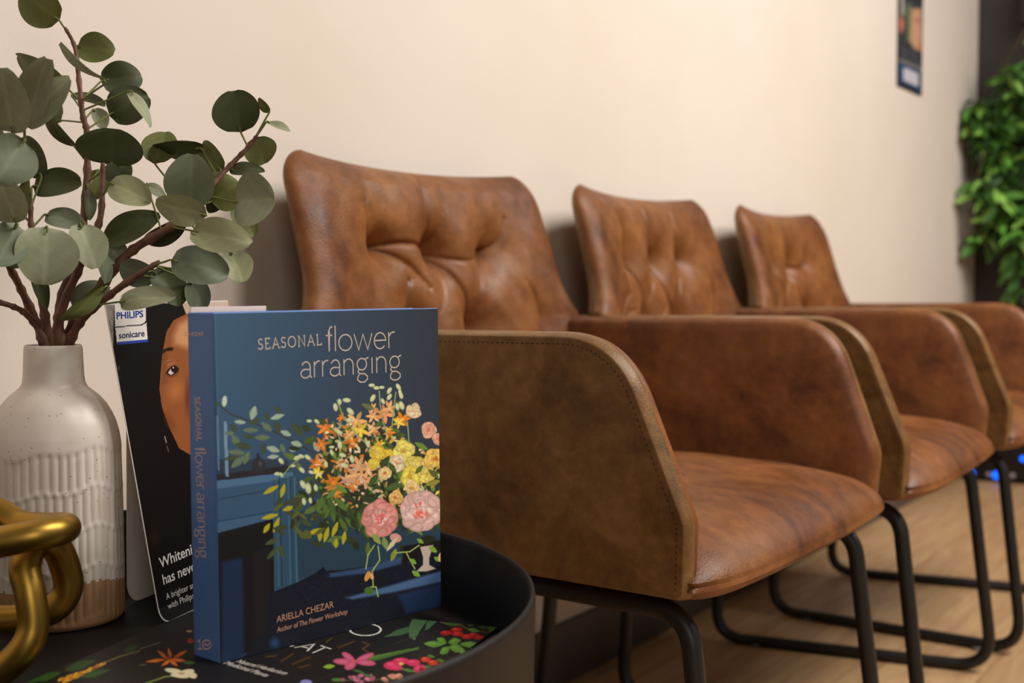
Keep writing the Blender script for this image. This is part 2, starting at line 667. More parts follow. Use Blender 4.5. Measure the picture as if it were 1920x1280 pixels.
def make_arm(side, parent):
    T = 0.019
    cen = np.mean(OUT, axis=0)
    rings = [(0.006, T, 0, 0.0), (0.0055, T, 0, 0.0), (0.0045, T * 0.97, 0, 0.0), (0.0040, T * 0.93, 0, 0.0), (0.0018, T * 0.72, 0, 0.0), (0.0004, T * 0.40, 0, 0.0), (0.0, T * 0.1, 0, 0.0), (0.0007, T * 0.03, 0, 0.0), (0.0, -T * 0.05, 1, 0.0),
             (0.0015, -T * 0.45, 1, 0.0), (0.005, -T * 0.85, 1, 0.0), (0.010, -T * 1.02, 1, 0.0), (0.011, -T * 1.05, 1, 0.08), (0.011, -T * 1.12, 1, 0.25), (0.011, -T * 1.2, 1, 0.5), (0.011, -T * 1.22, 1, 0.8)]
    rings = [(0.006, T * 1.06, 0, 0.75), (0.006, T * 1.06, 0, 0.4), (0.006, T * 1.04, 0, 0.15), (0.006, T * 1.01, 0, 0.04)] + rings
    V, Fc, idx = [], [], []
    n = len(OUT)
    for d, off, k, bl in rings:
        for p in offset(OUT, SGN * d):
            y, z = p + (cen - p) * bl
            V.append((arm_x(y, z, side, off), y, z))
    for r in range(len(rings) - 1):
        for i in range(n):
            j = (i + 1) % n
            Fc.append((r * n + i, r * n + j, (r + 1) * n + j, (r + 1) * n + i))
            idx.append(max(rings[r][2], rings[r + 1][2]))
    for r, k in ((0, 0), (len(rings) - 1, 1)):
        V.append(np.mean(np.array(V[r * n:(r + 1) * n]), axis=0))
        for i in range(n):
            Fc.append((r * n + i, r * n + (i + 1) % n, len(V) - 1))
            idx.append(k)
    a = mesh('armrest', V, Fc, [M_SHELL, M_LEATHER], parent, True, idx)
    fix_normals(a)
    # row of stitches running along the edge of the outer panel
    V, Fc = [], []
    path = offset(resample(OUTLINE, 0.0031), SGN * 0.0115)
    for i in range(0, len(path) - 1):
        y, z = path[i]
        if z < 0.405 and y < 0:
            break
        if y > 0.2 or i % 2:
            continue
        q = path[i + 1]
        P = [(arm_x(p[0], p[1], side, T + 0.0003), p[0], p[1]) for p in (path[i], path[i] * 0.2 + q * 0.8)]
        tube_data(P, 0.00055, 5, False, V, Fc)
    mesh('stitching', V, Fc, M_THREAD, a)
    return a


def seg_d(x, z, a, b):
    dx, dz = b[0] - a[0], b[1] - a[1]
    t = np.clip(((x - a[0]) * dx + (z - a[1]) * dz) / (dx * dx + dz * dz), 0, 1)
    return np.hypot(x - a[0] - t * dx, z - a[1] - t * dz), t


BZ0, BZ1 = 0.44, 0.852


def back_halfwidth(z):
    w = 0.280 - 0.006 * np.clip((z - 0.72) / 0.13, 0, 1)
    fl = np.clip((0.725 - z) / 0.075, 0, 1)
    w = w + 0.030 * fl ** 2.2
    r = 0.04
    t = np.clip((z - (BZ1 - r)) / r, 0, 1)
    return w - r + r * np.sqrt(np.clip(1 - t * t, 0, 1))


def make_back(parent, buttons, creases, seed):
    nu, nv = 250, 200
    u = np.linspace(-1, 1, nu)
    u = np.sign(u) * (1 - (1 - np.abs(u)) ** 1.25)
    v = np.linspace(0, 1, nv)
    v = 1 - (1 - v) ** 1.2
    Ug, Vg = np.meshgrid(u, v)
    z = BZ0 + (BZ1 - BZ0) * Vg
    z = z + 0.006 * Ug ** 2 * Vg ** 3 - 0.004 * (1 - Ug ** 2) * Vg ** 4
    w = back_halfwidth(BZ0 + (BZ1 - BZ0) * Vg)
    x = Ug * w
    yc = 0.197 + 0.076 * Vg - 0.060 * np.abs(Ug) ** 3.2 * np.clip(1.25 - Vg, 0, 1) + 0.006 * (1 - Ug ** 2)
    edge = np.sqrt(np.clip(1 - np.abs(Ug) ** 9, 0, 1)) * np.sqrt(np.clip(1 - np.clip(Vg, 0, 1) ** 14, 0, 1))
    tf = 0.034 * edge
    tb = 0.020 * edge
    rng = np.random.default_rng(seed)
    disp = np.zeros_like(x)
    # soft upholstery swelling
    disp += 0.012 * np.cos(Ug * 1.4) * np.clip(Vg * 1.4, 0, 1)
    for bx, bz in buttons:
        d = np.hypot(x - bx, (z - bz))
        disp -= 0.019 * np.exp(-(d / 0.034) ** 1.5) + 0.008 * np.exp(-(d / 0.008) ** 2)
    for a, b, amp, wid in creases:
        dx, dz = b[0] - a[0], b[1] - a[1]
        ln = math.hypot(dx, dz)
        t = np.clip(((x - a[0]) * dx + (z - a[1]) * dz) / ln ** 2, 0, 1)
        side = ((x - a[0]) * (-dz) + (z - a[1]) * dx) / ln
        bow = 0.010 * np.sin(t * math.pi) * (1 if rng.random() > 0.5 else -1)
        ex = np.hypot(x - a[0] - t * dx, z - a[1] - t * dz)
        d = np.where((t > 0) & (t < 1), np.abs(side - bow), ex)
        tap = 1 - 0.55 * t
        disp -= amp * tap * (0.0105 * np.exp(-np.abs(d / (wid * 0.62)) ** 1.2) + 0.009 * np.exp(-(d / (wid * 5.5)) ** 2))
    ph = rng.uniform(0, 6, 8)
    disp += 0.0009 * np.sin(x * 60 + z * 35 + ph[0]) * np.sin(z * 52 - x * 20 + ph[1]) + 0.0006 * np.sin(x * 120 + ph[2] + 40 * z) * np.sin(z * 95 + ph[3])
    fade = np.clip((1 - np.abs(Ug)) / 0.10, 0, 1) * np.clip((1 - Vg) / 0.06, 0, 1)
    disp *= fade ** 0.7
    yf = yc - tf - disp
    yb = yc + tb
    Vf = np.stack([x, yf, z], -1).reshape(-1, 3)
    Vb = np.stack([x, yb, z], -1).reshape(-1, 3)
    V = np.concatenate([Vf, Vb])
    n = nu * nv
    Fc = [tuple(f) for f in grid_faces(nu, nv)] + [tuple(i + n for i in f[::-1]) for f in grid_faces(nu, nv)]
    idx = [0] * ((nu - 1) * (nv - 1)) + [1] * ((nu - 1) * (nv - 1))
    bd = [i for i in range(nu)] + [nu * j + nu - 1 for j in range(1, nv)] + [nu * (nv - 1) + i for i in range(nu - 2, -1, -1)] + [nu * j for j in range(nv - 2, 0, -1)]
    for i in range(len(bd)):
        a, b = bd[i], bd[(i + 1) % len(bd)]
        Fc.append((b, a, a + n, b + n))
        idx.append(1)
    o = mesh('backrest', V, Fc, [M_LEATHER, M_SHELL], parent, True, idx)
    bm = bmesh.new()
    bm.from_mesh(o.data)
    bmesh.ops.remove_doubles(bm, verts=bm.verts, dist=1e-6)
    bmesh.ops.recalc_face_normals(bm, faces=bm.faces)
    bm.to_mesh(o.data)
    bm.free()
    # sunken buttons
    for bx, bz in buttons:
        vv = (bz - BZ0) / (BZ1 - BZ0)
        k = np.argmin(np.hypot(x - bx, z - bz))
        y = yf.ravel()[k]
        bm = bmesh.new()
        bmesh.ops.create_uvsphere(bm, u_segments=16, v_segments=8, radius=0.0065, matrix=Matrix.Translation((bx, y + 0.0012, bz)) @ Matrix.Diagonal((1, 0.45, 1, 1)))
        bm_obj('button', bm, M_LEATHER, o)
    return o


def make_seat(parent):
    nu, nv = 110, 110
    u = np.linspace(-1, 1, nu)
    u = np.sign(u) * (1 - (1 - np.abs(u)) ** 2.2)
    v = np.linspace(-1, 1, nv)
    v = np.sign(v) * (1 - (1 - np.abs(v)) ** 1.8)
    U, V = np.meshgrid(u, v)
    y = -0.058 + 0.262 * V                      # -0.320 .. 0.204
    front = np.clip((-0.20 - y) / 0.09, 0, 1)
    front = front * front * (3 - 2 * front)
    half = 0.281 - 0.0509 * (y + 0.29) + 0.017 * front
    x = U * half
    y = y + (0.008 * U ** 2 + 0.020 * np.abs(U) ** 8) * np.clip(-V, 0, 1) ** 2
    edge = np.sqrt(np.clip(1 - np.abs(U) ** 9, 0, 1)) * np.sqrt(np.clip(1 - np.abs(V) ** 5.5, 0, 1))
    crown = 0.018 * (1 - U ** 2) * (1 - V ** 2)
    wr = 0.0007 * np.sin(x * 70 + y * 25) * np.sin(y * 60 - x * 15) + 0.0012 * np.exp(-((x + 0.04 + 0.4 * (y + 0.2)) / 0.02) ** 2) * -1 * np.clip(-V, 0, 1)
    zt = 0.412 + 0.046 * edge + crown - 0.010 * np.clip(-V, 0, 1) ** 2 + wr * edge
    zb = 0.412 - 0.043 * edge * (1 - 0.55 * np.abs(U) ** 3 * np.clip(V + 1.0, 0, 1))
    n = nu * nv
    P = np.concatenate([np.stack([x, y, zt], -1).reshape(-1, 3), np.stack([x, y, zb], -1).reshape(-1, 3)])
    Fc = grid_faces(nu, nv) + [tuple(i + n for i in f[::-1]) for f in grid_faces(nu, nv)]
    o = mesh('seat', P, Fc, M_LEATHER, parent)
    bm = bmesh.new()
    bm.from_mesh(o.data)
    bmesh.ops.remove_doubles(bm, verts=bm.verts, dist=1e-5)
    bmesh.ops.recalc_face_normals(bm, faces=bm.faces)
    bm.to_mesh(o.data)
    bm.free()
    return o


def make_frame(parent):
    R = 0.0108
    for s in (-1, 1):
        P = fillet([(s * 0.220, 0.165, 0.372), (s * 0.256, -0.268, 0.372), (s * 0.264, -0.312, R), (s * 0.208, 0.192, R)],
                   [0.03, 0.045, 0.06, 0.055], 10, True)
        V, Fc = tube_data(P, R, 14, True)
        leg = fix_normals(mesh('sled_leg', V, Fc, M_TUBE, parent))
        for q in ((s * 0.262, -0.232, 0.0), (s * 0.2175, 0.11, 0.0)):
            bm = bmesh.new()
            bmesh.ops.create_cone(bm, cap_ends=True, segments=14, radius1=0.009, radius2=0.011, depth=0.006, matrix=Matrix.Translation((q[0], q[1], 0.003)))
            bm_obj('floor_glide', bm, M_GLIDE, leg)
    for y in (-0.20, -0.125):
        V, Fc = tube_data([(-0.245, y, 0.378), (0.245, y, 0.378)], 0.009, 12)
        fix_normals(mesh('cross_bar', V, Fc, M_TUBE, parent))
    bm = box_bm((-0.24, -0.20, 0.366), (0.24, 0.17, 0.384), 0.004)
    bm_obj('seat_base', bm, M_TUBE, parent)


# buttons (x, z) and folds (start, end, depth, width) of the three tufted backs
B_A = [(-0.118, 0.742), (0.0, 0.737), (0.122, 0.738), (-0.062, 0.640), (0.072, 0.632)]
C_A = [((-0.118, 0.742), (0.0, 0.737), 1.0, 0.0042), ((-0.118, 0.742), (-0.03, 0.69), 0.9, 0.0042), ((0.0, 0.737), (0.122, 0.738), 0.55, 0.004),
       ((0.0, 0.737), (0.072, 0.632), 1.0, 0.0045), ((0.122, 0.738), (0.072, 0.632), 0.6, 0.004), ((-0.07, 0.70), (-0.062, 0.640), 0.6, 0.005),
       ((0.0, 0.737), (-0.008, 0.842), 0.7, 0.004), ((0.0, 0.737), (0.024, 0.838), 0.7, 0.004), ((-0.118, 0.742), (-0.150, 0.80), 0.7, 0.006),
       ((0.122, 0.738), (0.165, 0.79), 0.7, 0.006), ((0.0, 0.737), (-0.015, 0.66), 0.4, 0.004), ((-0.062, 0.640), (-0.11, 0.52), 0.6, 0.006), ((-0.062, 0.64), (-0.03, 0.53), 0.6, 0.006),
       ((0.072, 0.632), (0.05, 0.52), 0.6, 0.006), ((0.072, 0.632), (0.12, 0.53), 0.6, 0.006), ((-0.17, 0.60), (-0.16, 0.70), 0.5, 0.012), ((0.21, 0.62), (0.19, 0.70), 0.6, 0.010)]
B_B = [(-0.12, 0.735), (-0.005, 0.735), (0.115, 0.738), (-0.075, 0.625), (0.062, 0.625)]
C_B = [((-0.005, 0.735), (0.062, 0.625), 1.0, 0.0045), ((0.115, 0.738), (0.062, 0.625), 0.7, 0.005), ((-0.12, 0.735), (-0.075, 0.625), 0.8, 0.006),
       ((-0.12, 0.735), (-0.15, 0.83), 0.8, 0.006), ((-0.005, 0.735), (-0.03, 0.84), 0.7, 0.006), ((0.115, 0.738), (0.095, 0.83), 0.8, 0.007),
       ((-0.005, 0.735), (-0.075, 0.625), 0.5, 0.005), ((-0.075, 0.625), (-0.09, 0.53), 0.7, 0.006), ((0.062, 0.625), (0.05, 0.53), 0.7, 0.006), ((-0.19, 0.62), (-0.14, 0.65), 0.6, 0.006),
       ((-0.19, 0.645), (-0.14, 0.68), 0.5, 0.006), ((0.20, 0.63), (0.19, 0.72), 0.7, 0.01), ((-0.075, 0.625), (0.0, 0.655), 0.5, 0.006)]
C_C = [((-0.005, 0.735), (0.115, 0.738), 0.8, 0.005), ((-0.005, 0.735), (0.062, 0.625), 0.8, 0.005), ((-0.12, 0.735), (-0.075, 0.625), 0.9, 0.006),
       ((-0.12, 0.735), (-0.14, 0.83), 0.9, 0.007), ((-0.005, 0.735), (-0.02, 0.84), 0.9, 0.006), ((0.115, 0.738), (0.12, 0.83), 0.6, 0.007),
       ((-0.005, 0.735), (-0.075, 0.625), 0.7, 0.006), ((-0.075, 0.625), (-0.09, 0.53), 0.7, 0.006), ((0.062, 0.625), (0.05, 0.53), 0.7, 0.006),
       ((-0.19, 0.62), (-0.14, 0.66), 0.8, 0.006), ((0.19, 0.62), (0.18, 0.72), 0.6, 0.01)]


def make_chair(x, label, buttons, creases, seed, first=None, rz=0.0):
    root = empty('leather_armchair', (x, 0.80, 0), rz)
    tag(root, label, 'chair', 'row of brown leather armchairs along the wall')
    if first is None:
        make_seat(root)
        make_arm(-1, root)
        make_arm(1, root)
        make_frame(root)
    else:
        for ch in list(first.children):
            if ch.name.startswith('backrest'):
                continue
            c = ch.copy()
            COL.objects.link(c)
            c.parent = root
            for g in ch.children:
                d = g.copy()
                COL.objects.link(d)
                d.parent = c
    make_back(root, buttons, creases, seed)
    return root


chair = make_chair(1.405, 'nearest brown tufted leather armchair, right behind the small round table', B_A, C_A, 1)
make_chair(2.080, 'middle brown tufted leather armchair, second from the round table', B_B, C_B, 2, chair, math.radians(2.4))
make_chair(2.750, 'farthest brown tufted leather armchair, next to the dark corner with greenery', B_B, C_C, 3, chair, math.radians(2.4))

# ------------------------------------------------------------------ round tray table
ZT = 0.402           # tray floor
TC, TR = (0.610, 0.764), 0.326
M_TRAY, N, L, b = new_mat('black_textured_metal', srgb(17, 16, 16), 0.5, spec=0.3)
nn = add_noise(N, L, 500, 2, 0.5, obj_vec(N))
bump(N, L, b, nn.outputs['Fac'], 0.15, 0.0006)
M_TRAYOUT, *_ = new_mat('dark_brown_metal', srgb(31, 23, 20), 0.5, spec=0.3)
table = empty('tray_table', (TC[0], TC[1], 0))
tag(table, 'round black tray table with raised rim holding books and vase', 'table')
prof = [(0.0, ZT), (TR - 0.018, ZT), (TR - 0.010, ZT + 0.003), (TR - 0.0065, ZT + 0.010), (TR - 0.0015, 0.470), (TR - 0.0008, 0.4742), (TR + 0.0006, 0.4755), (TR + 0.0024, 0.4742), (TR + 0.003, 0.470),
        (TR + 0.001, ZT - 0.03), (TR - 0.004, ZT - 0.055), (TR - 0.02, ZT - 0.064), (0.0, ZT - 0.064)]
seg = 128
V, Fc, idx = [], [], []
for r, z in prof:
    for k in range(seg):
        a = 2 * math.pi * k / seg
        V.append((r * math.cos(a), r * math.sin(a), z))
for j in range(len(prof) - 1):
    for k in range(seg):
        l = (k + 1) % seg
        Fc.append((j * seg + k, j * seg + l, (j + 1) * seg + l, (j + 1) * seg + k))
        idx.append(0 if j < 7 else 1)
tray = mesh('tray', V, Fc, [M_TRAY, M_TRAYOUT], table, True, idx)
bm = bmesh.new()
bm.from_mesh(tray.data)
bmesh.ops.remove_doubles(bm, verts=bm.verts, dist=1e-6)
bmesh.ops.recalc_face_normals(bm, faces=bm.faces)
bm.to_mesh(tray.data)
bm.free()
for k in range(3):
    a = math.radians(95 + 120 * k)
    P = [(0.22 * math.cos(a), 0.22 * math.sin(a), ZT - 0.06), (0.27 * math.cos(a), 0.27 * math.sin(a), 0.0)]
    V, Fc = tube_data(P, 0.011, 12)
    fix_normals(mesh('leg', V, Fc, M_TUBE, table))

# ------------------------------------------------------------------ flat book on the tray
M_PRINT = print_mat('gloss_print', 0.4, 0.22)
M_PRINT_MATT = print_mat('matt_print', 0.5, 0.35)
M_PAPER, *_ = new_mat('white_paper', srgb(225, 218, 205), 0.7)
M_BLACKCOVER, *_ = new_mat('black_book_cover', srgb(22, 19, 19), 0.4)
M_WHITEINK, *_ = new_mat('white_ink', srgb(205, 198, 190), 0.5)
ZB = 0.416
fb_d = np.array([0.972, 0.236, 0])
fb_n = np.array([-0.236, 0.972, 0])
fb_c = np.array([0.868, 0.572, 0])
fbook = empty('botanical_book', (*(fb_c - 0.17 * fb_d + 0.13 * fb_n)[:2], ZT))
tag(fbook, 'black book printed with colourful botanicals lying flat under the standing book', 'book')


def local_box(lo, hi, parent, name, mat, bevel=0.0, rot=None, org=None, smooth=False):
    """box in the frame (rot columns, org), expressed in the parent's space"""
    bm = box_bm(lo, hi, bevel)
    Mx = Matrix(((rot[0][0], rot[1][0], rot[2][0], org[0]), (rot[0][1], rot[1][1], rot[2][1], org[1]), (rot[0][2], rot[1][2], rot[2][2], org[2]), (0, 0, 0, 1)))
    bm.transform(Matrix.Translation(-Vector(parent.location)) @ Mx)
    o = bm_obj(name, bm, mat, parent, smooth)
    return fix_normals(o)


rotF = [fb_d, fb_n, np.array([0, 0, 1.0])]
orgF = fb_c + np.array([0, 0, ZT])
local_box((-0.338, 0.004, 0.0020), (-0.003, 0.264, 0.0120), fbook, 'page_block', M_PAPER, 0, rotF, orgF)
local_box((-0.342, 0.0, 0.0), (0.0, 0.268, 0.0022), fbook, 'back_cover', M_BLACKCOVER, 0.0008, rotF, orgF)
fcover = local_box((-0.342, 0.0, 0.0116), (0.0, 0.268, 0.0139), fbook, 'front_cover', M_BLACKCOVER, 0.0008, rotF, orgF)


def paint_flat(k):
    k.mottle(0.06, 30)
    G1, G2, G3 = (72, 112, 42), (92, 142, 50), (58, 92, 40)
    # dotted ring
    for a in range(0, 360, 9):
        k.ell(685 + 29 * math.cos(math.radians(a)), 1180 + 11 * math.sin(math.radians(a)), 2.3, 1.2, (225, 220, 212))
    # long grey-green leaves
    k.poly([(720, 1194), (745, 1180), (768, 1174), (772, 1184), (748, 1191)], (62, 92, 58))
    k.poly([(796, 1182), (800, 1168), (815, 1149), (826, 1145), (828, 1152), (818, 1166), (804, 1178)], (74, 106, 66))
    k.poly([(777, 1200), (767, 1193), (768, 1172), (776, 1154), (800, 1145), (807, 1147), (804, 1160), (788, 1180)], (70, 104, 62))
    k.line([(777, 1199), (792, 1172), (805, 1147)], 1.2, (100, 130, 85), 0.7)
    # berries with leaves
    k.line([(825, 1166), (860, 1170), (880, 1180), (915, 1185), (945, 1178)], 1.6, (120, 110, 60))
    for x, y, a, bb, c in [(845, 1170, 18, 3, G3), (850, 1163, 10, 5, G1), (863, 1166, 8, 6, G3), (882, 1169, 8, 6, G1), (888, 1181, 12, 5, G2), (905, 1176, 8, 4, G3), (922, 1178, 10, 7, G1), (940, 1182, 14, 3, G1)]:
        k.leaf(x, y, a, bb, 0.15, c)
    for x, y in [(836, 1186), (856, 1180), (858, 1188), (876, 1193), (888, 1190), (899, 1195)]:
        k.ell(x, y, 12, 5, (178, 22, 16))
        k.ell(x - 2, y - 1.5, 4, 1.5, (230, 90, 70), 0, 0.7)
    for x, y, a, bb, an in [(813, 1207, 20, 7, 0.05), (828, 1201, 11, 8, 0.5), (852, 1202, 13, 8, -0.2), (834, 1219, 12, 8, -0.6), (856, 1215, 16, 9, 0.2), (882, 1208, 22, 7, 0.05), (868, 1222, 14, 5, 0.3)]:
        k.leaf(x, y, a, bb, an, G2)
        k.ell(x - 2, y - 2, a * 0.5, bb * 0.35, (130, 175, 85), an, 0.5, 0.6)
    # fern sprig
    k.line([(690, 1236), (785, 1214)], 1.4, (90, 120, 50))
    for i in range(26):
        t = i / 25
        x, y = 695 + 88 * t, 1235 - 20 * t
        k.ell(x, y - 3 * (1 - t), 3.4, 1.8, (84, 122, 42), -0.9)
        k.ell(x, y + 3 * (1 - t), 3.4, 1.8, (66, 102, 36), 0.7)
    # pink five-petal flower
    for x, y, a, bb, an in [(643, 1240, 20, 6.5, 0.08), (653, 1231, 15, 6.5, 0.6), (684, 1232, 20, 6, -0.4), (686, 1242, 20, 6, 0.1), (657, 1247, 13, 8, -0.5)]:
        k.ell(x, y, a, bb, (196, 82, 118), an)
        k.ell(x, y, a * 0.8, bb * 0.4, (222, 128, 152), an, 0.6, 0.8)
    k.ell(664, 1239, 4, 2.5, (215, 90, 60))
    k.leaf(617, 1249, 12, 5, -0.1, (132, 165, 40))
    # wild rose and hips
    for x, y, a, bb in [(736, 1247, 18, 9), (752, 1239, 17, 7), (775, 1242, 14, 7), (744, 1252, 13, 5), (788, 1254, 14, 9)]:
        k.ell(x, y, a, bb, (208, 44, 88))
        k.ell(x - 3, y - 2, a * 0.6, bb * 0.5, (235, 92, 130), 0, 0.7, 0.7)
    k.ell(752, 1244, 5, 3, (225, 180, 90))
    k.ell(790, 1254, 5, 4, (150, 20, 40))
    for x, y in [(798, 1236), (812, 1242), (829, 1247)]:
        k.ell(x, y, 10, 5.5, (200, 52, 22))
        k.ell(x - 2, y - 2, 4, 1.6, (245, 130, 80), 0, 0.6)
    for x, y, a in [(765, 1256, 16), (804, 1250, 10), (820, 1254, 12), (808, 1230, 8), (826, 1238, 9)]:
        k.leaf(x, y, a, 3.5, 0.2, G1)
    # row of tiny blossoms near the front edge
    k.line([(622, 1276), (760, 1272)], 1.5, (88, 92, 50))
    for i in range(26):
        x, y = 640 + RNG.uniform(0, 115), 1270 + RNG.uniform(-6, 8)
        c = (188, 104, 128) if x < 705 else (200, 136, 112)
        k.ell(x, y, 6, 3.5, np.array(c) * RNG.uniform(0.8, 1.15), RNG.uniform(-0.5, 0.5))
    k.leaf(632, 1274, 12, 4, 0.1, G1)
    k.ell(574, 1279, 12, 6, (135, 130, 190))
    k.leaf(672, 1258, 14, 3, 0.3, G3)
    k.leaf(690, 1266, 12, 3, 0.3, G3)
    # orange flower
    for x, y, a, an in [(292, 1238, 22, -0.12), (305, 1227, 15, 0.7), (318, 1224, 12, 1.3), (338, 1226, 17, -0.5), (334, 1237, 17, 0.1), (313, 1241, 15, -0.6), (325, 1242, 12, 0.6)]:
        k.ell(x, y, a, 4.2, (206, 98, 20), an, 1, 0.25, 0.5)
        k.ell(x, y, a * 0.7, 1.6, (236, 150, 50), an, 0.7, 0.5, 0.5)
    k.ell(317, 1233, 5, 3, (170, 50, 10))
    k.leaf(355, 1242, 12, 4, 0, (60, 90, 32))
    k.leaf(268, 1246, 10, 2, -0.05, (60, 80, 50))
    k.ell(357, 1201, 6, 5, (190, 40, 20))
    k.ell(355, 1183, 6, 2.5, (170, 160, 130))
    # cream moth-like blossom
    k.line([(270, 1282), (310, 1268), (345, 1265)], 3, (104, 120, 46))
    for x, y, a, bb, an in [(325, 1257, 18, 5, 0.15), (350, 1260, 16, 6, -0.2), (338, 1266, 20, 5, 0.1), (362, 1266, 8, 6, 0.2)]:
        k.ell(x, y, a, bb, (208, 196, 158), an)
    k.ell(340, 1262, 7, 2, (150, 90, 80), 0.1, 0.6)
    # yellow spike with green leaves on the left
    k.leaf(245, 1216, 16, 8, -0.4, (46, 76, 28))
    k.line([(300, 1204), (262, 1216)], 2, (110, 120, 90))
    k.line([(262, 1220), (225, 1230), (195, 1242)], 3.5, (98, 100, 40))
    k.leaf(150, 1247, 34, 9, -0.32, (44, 80, 26))
    k.leaf(85, 1268, 34, 9, -0.25, (44, 84, 22))
    k.leaf(175, 1262, 34, 8, -0.22, (44, 80, 26))
    k.leaf(40, 1280, 30, 7, -0.1, (38, 66, 24))
    for i in range(60):
        t = RNG.random()
        x, y = 112 + 84 * t, 1279 - 36 * t + RNG.uniform(-5, 5) * (1.1 - t)
        k.ell(x, y, 5, 2.8, ((205, 150, 24), (200, 110, 16), (225, 180, 50))[i % 3], -0.6)
    # faint gold capitals
    g = (92, 66, 22)
    for P in [[(527, 1239), (550, 1225)], [(548, 1245), (581, 1231)], [(500, 1231), (517, 1229)], [(562, 1251), (580, 1246)], [(634, 1214), (664, 1202)], [(612, 1203), (622, 1196)],
              [(680, 1203), (692, 1208), (680, 1216), (690, 1222)]]:
        k.line(P, 3.0, g, 0.8)
    k.line([(585, 1280), (640, 1256)], 1.2, (60, 40, 24))
    k.line([(735, 1208), (798, 1186)], 1.0, (60, 46, 24))


O = fb_c - 0.341 * fb_d + 0.001 * fb_n + np.array([0, 0, ZT + 0.01405])
print_grid('cover_picture', O, fb_d * 0.340, fb_n * 0.266, 420, 330, paint_flat, M_PRINT, None, (24, 20, 19), 1.0).parent = fcover


def under(o, parent):
    """parent o (built in world coordinates) without moving it"""
    bpy.context.view_layer.update()
    o.parent = parent
    o.matrix_parent_inverse = parent.matrix_world.inverted()
    return o


under(bpy.data.objects['cover_picture'], fcover)
flat3d = lambda x, y: on_z(x, y, ZT + 0.0141)
NZ = (0, 0, 1)
V, Fc = ribbon([[(552, 1214), (589, 1207.5), (576, 1220.5)], [(566, 1212), (580, 1215.5)], [(601, 1210), (621, 1216.5)], [(611, 1213), (586, 1224)], [(544, 1212), (551, 1210)]], 0.0019, flat3d, NZ, 0.0001)
under(mesh('title_lettering', V, Fc, M_WHITEINK, None, False), fcover)
under(font_text('subtitle_lettering', 'Natural Herbarium', (441, 1241), (92, 24), (11, -4.5), flat3d, NZ, M_WHITEINK, None, 0.01, 0.0002, 0.2), fcover)
under(font_text('subtitle_lettering', 'Medicinal Plants', (418, 1244), (80, 25), (11, -4.5), flat3d, NZ, M_WHITEINK, None, 0.01, 0.0002, 0.2), fcover)

# ------------------------------------------------------------------ the standing flower arranging book
M_SPINE, *_ = new_mat('blue_book_cloth', srgb(84, 126, 194), 0.5)
M_FOIL, *_ = new_mat('rose_silver_foil', srgb(214, 198, 184), 0.4)
M_COPPER, *_ = new_mat('copper_ink', srgb(205, 150, 122), 0.5)
M_SPINEINK, *_ = new_mat('pale_rose_ink', srgb(222, 196, 192), 0.5)
bk_e = np.array([math.cos(math.radians(-10.2)), math.sin(math.radians(-10.2)), 0.0])
bk_b = np.array([-bk_e[1], bk_e[0], 0.0])          # towards the wall
lean = math.radians(0.7)
bk_u = np.array([0, 0, math.cos(lean)]) + bk_b * math.sin(lean)
bk_n = bk_b * math.cos(lean) - np.array([0, 0, math.sin(lean)])
bk_o = np.array([0.670, 0.690, ZB])
BW, BH, BT = 0.228, 0.2605, 0.034
book = empty('standing_book', (*(bk_o + bk_e * BW / 2 + bk_n * BT / 2)[:2], ZB))
tag(book, 'thick blue hardcover flower arranging book standing upright with bouquet on its cover', 'book')
rotB = [bk_e, bk_n, bk_u]
local_box((0.006, 0.003, 0.003), (BW - 0.004, BT - 0.003, BH - 0.004), book, 'page_block', M_PAPER, 0, rotB, bk_o)
spine = local_box((0.0, 0.0005, 0.0), (0.0032, BT - 0.0005, BH), book, 'spine', M_SPINE, 0.0012, rotB, bk_o)
fc = local_box((0.0, 0.0, 0.0), (BW, 0.003, BH), book, 'front_cover', M_SPINE, 0.0010, rotB, bk_o)
local_box((0.0, BT - 0.003, 0.0), (BW, BT, BH), book, 'back_cover', M_SPINE, 0.0010, rotB, bk_o)


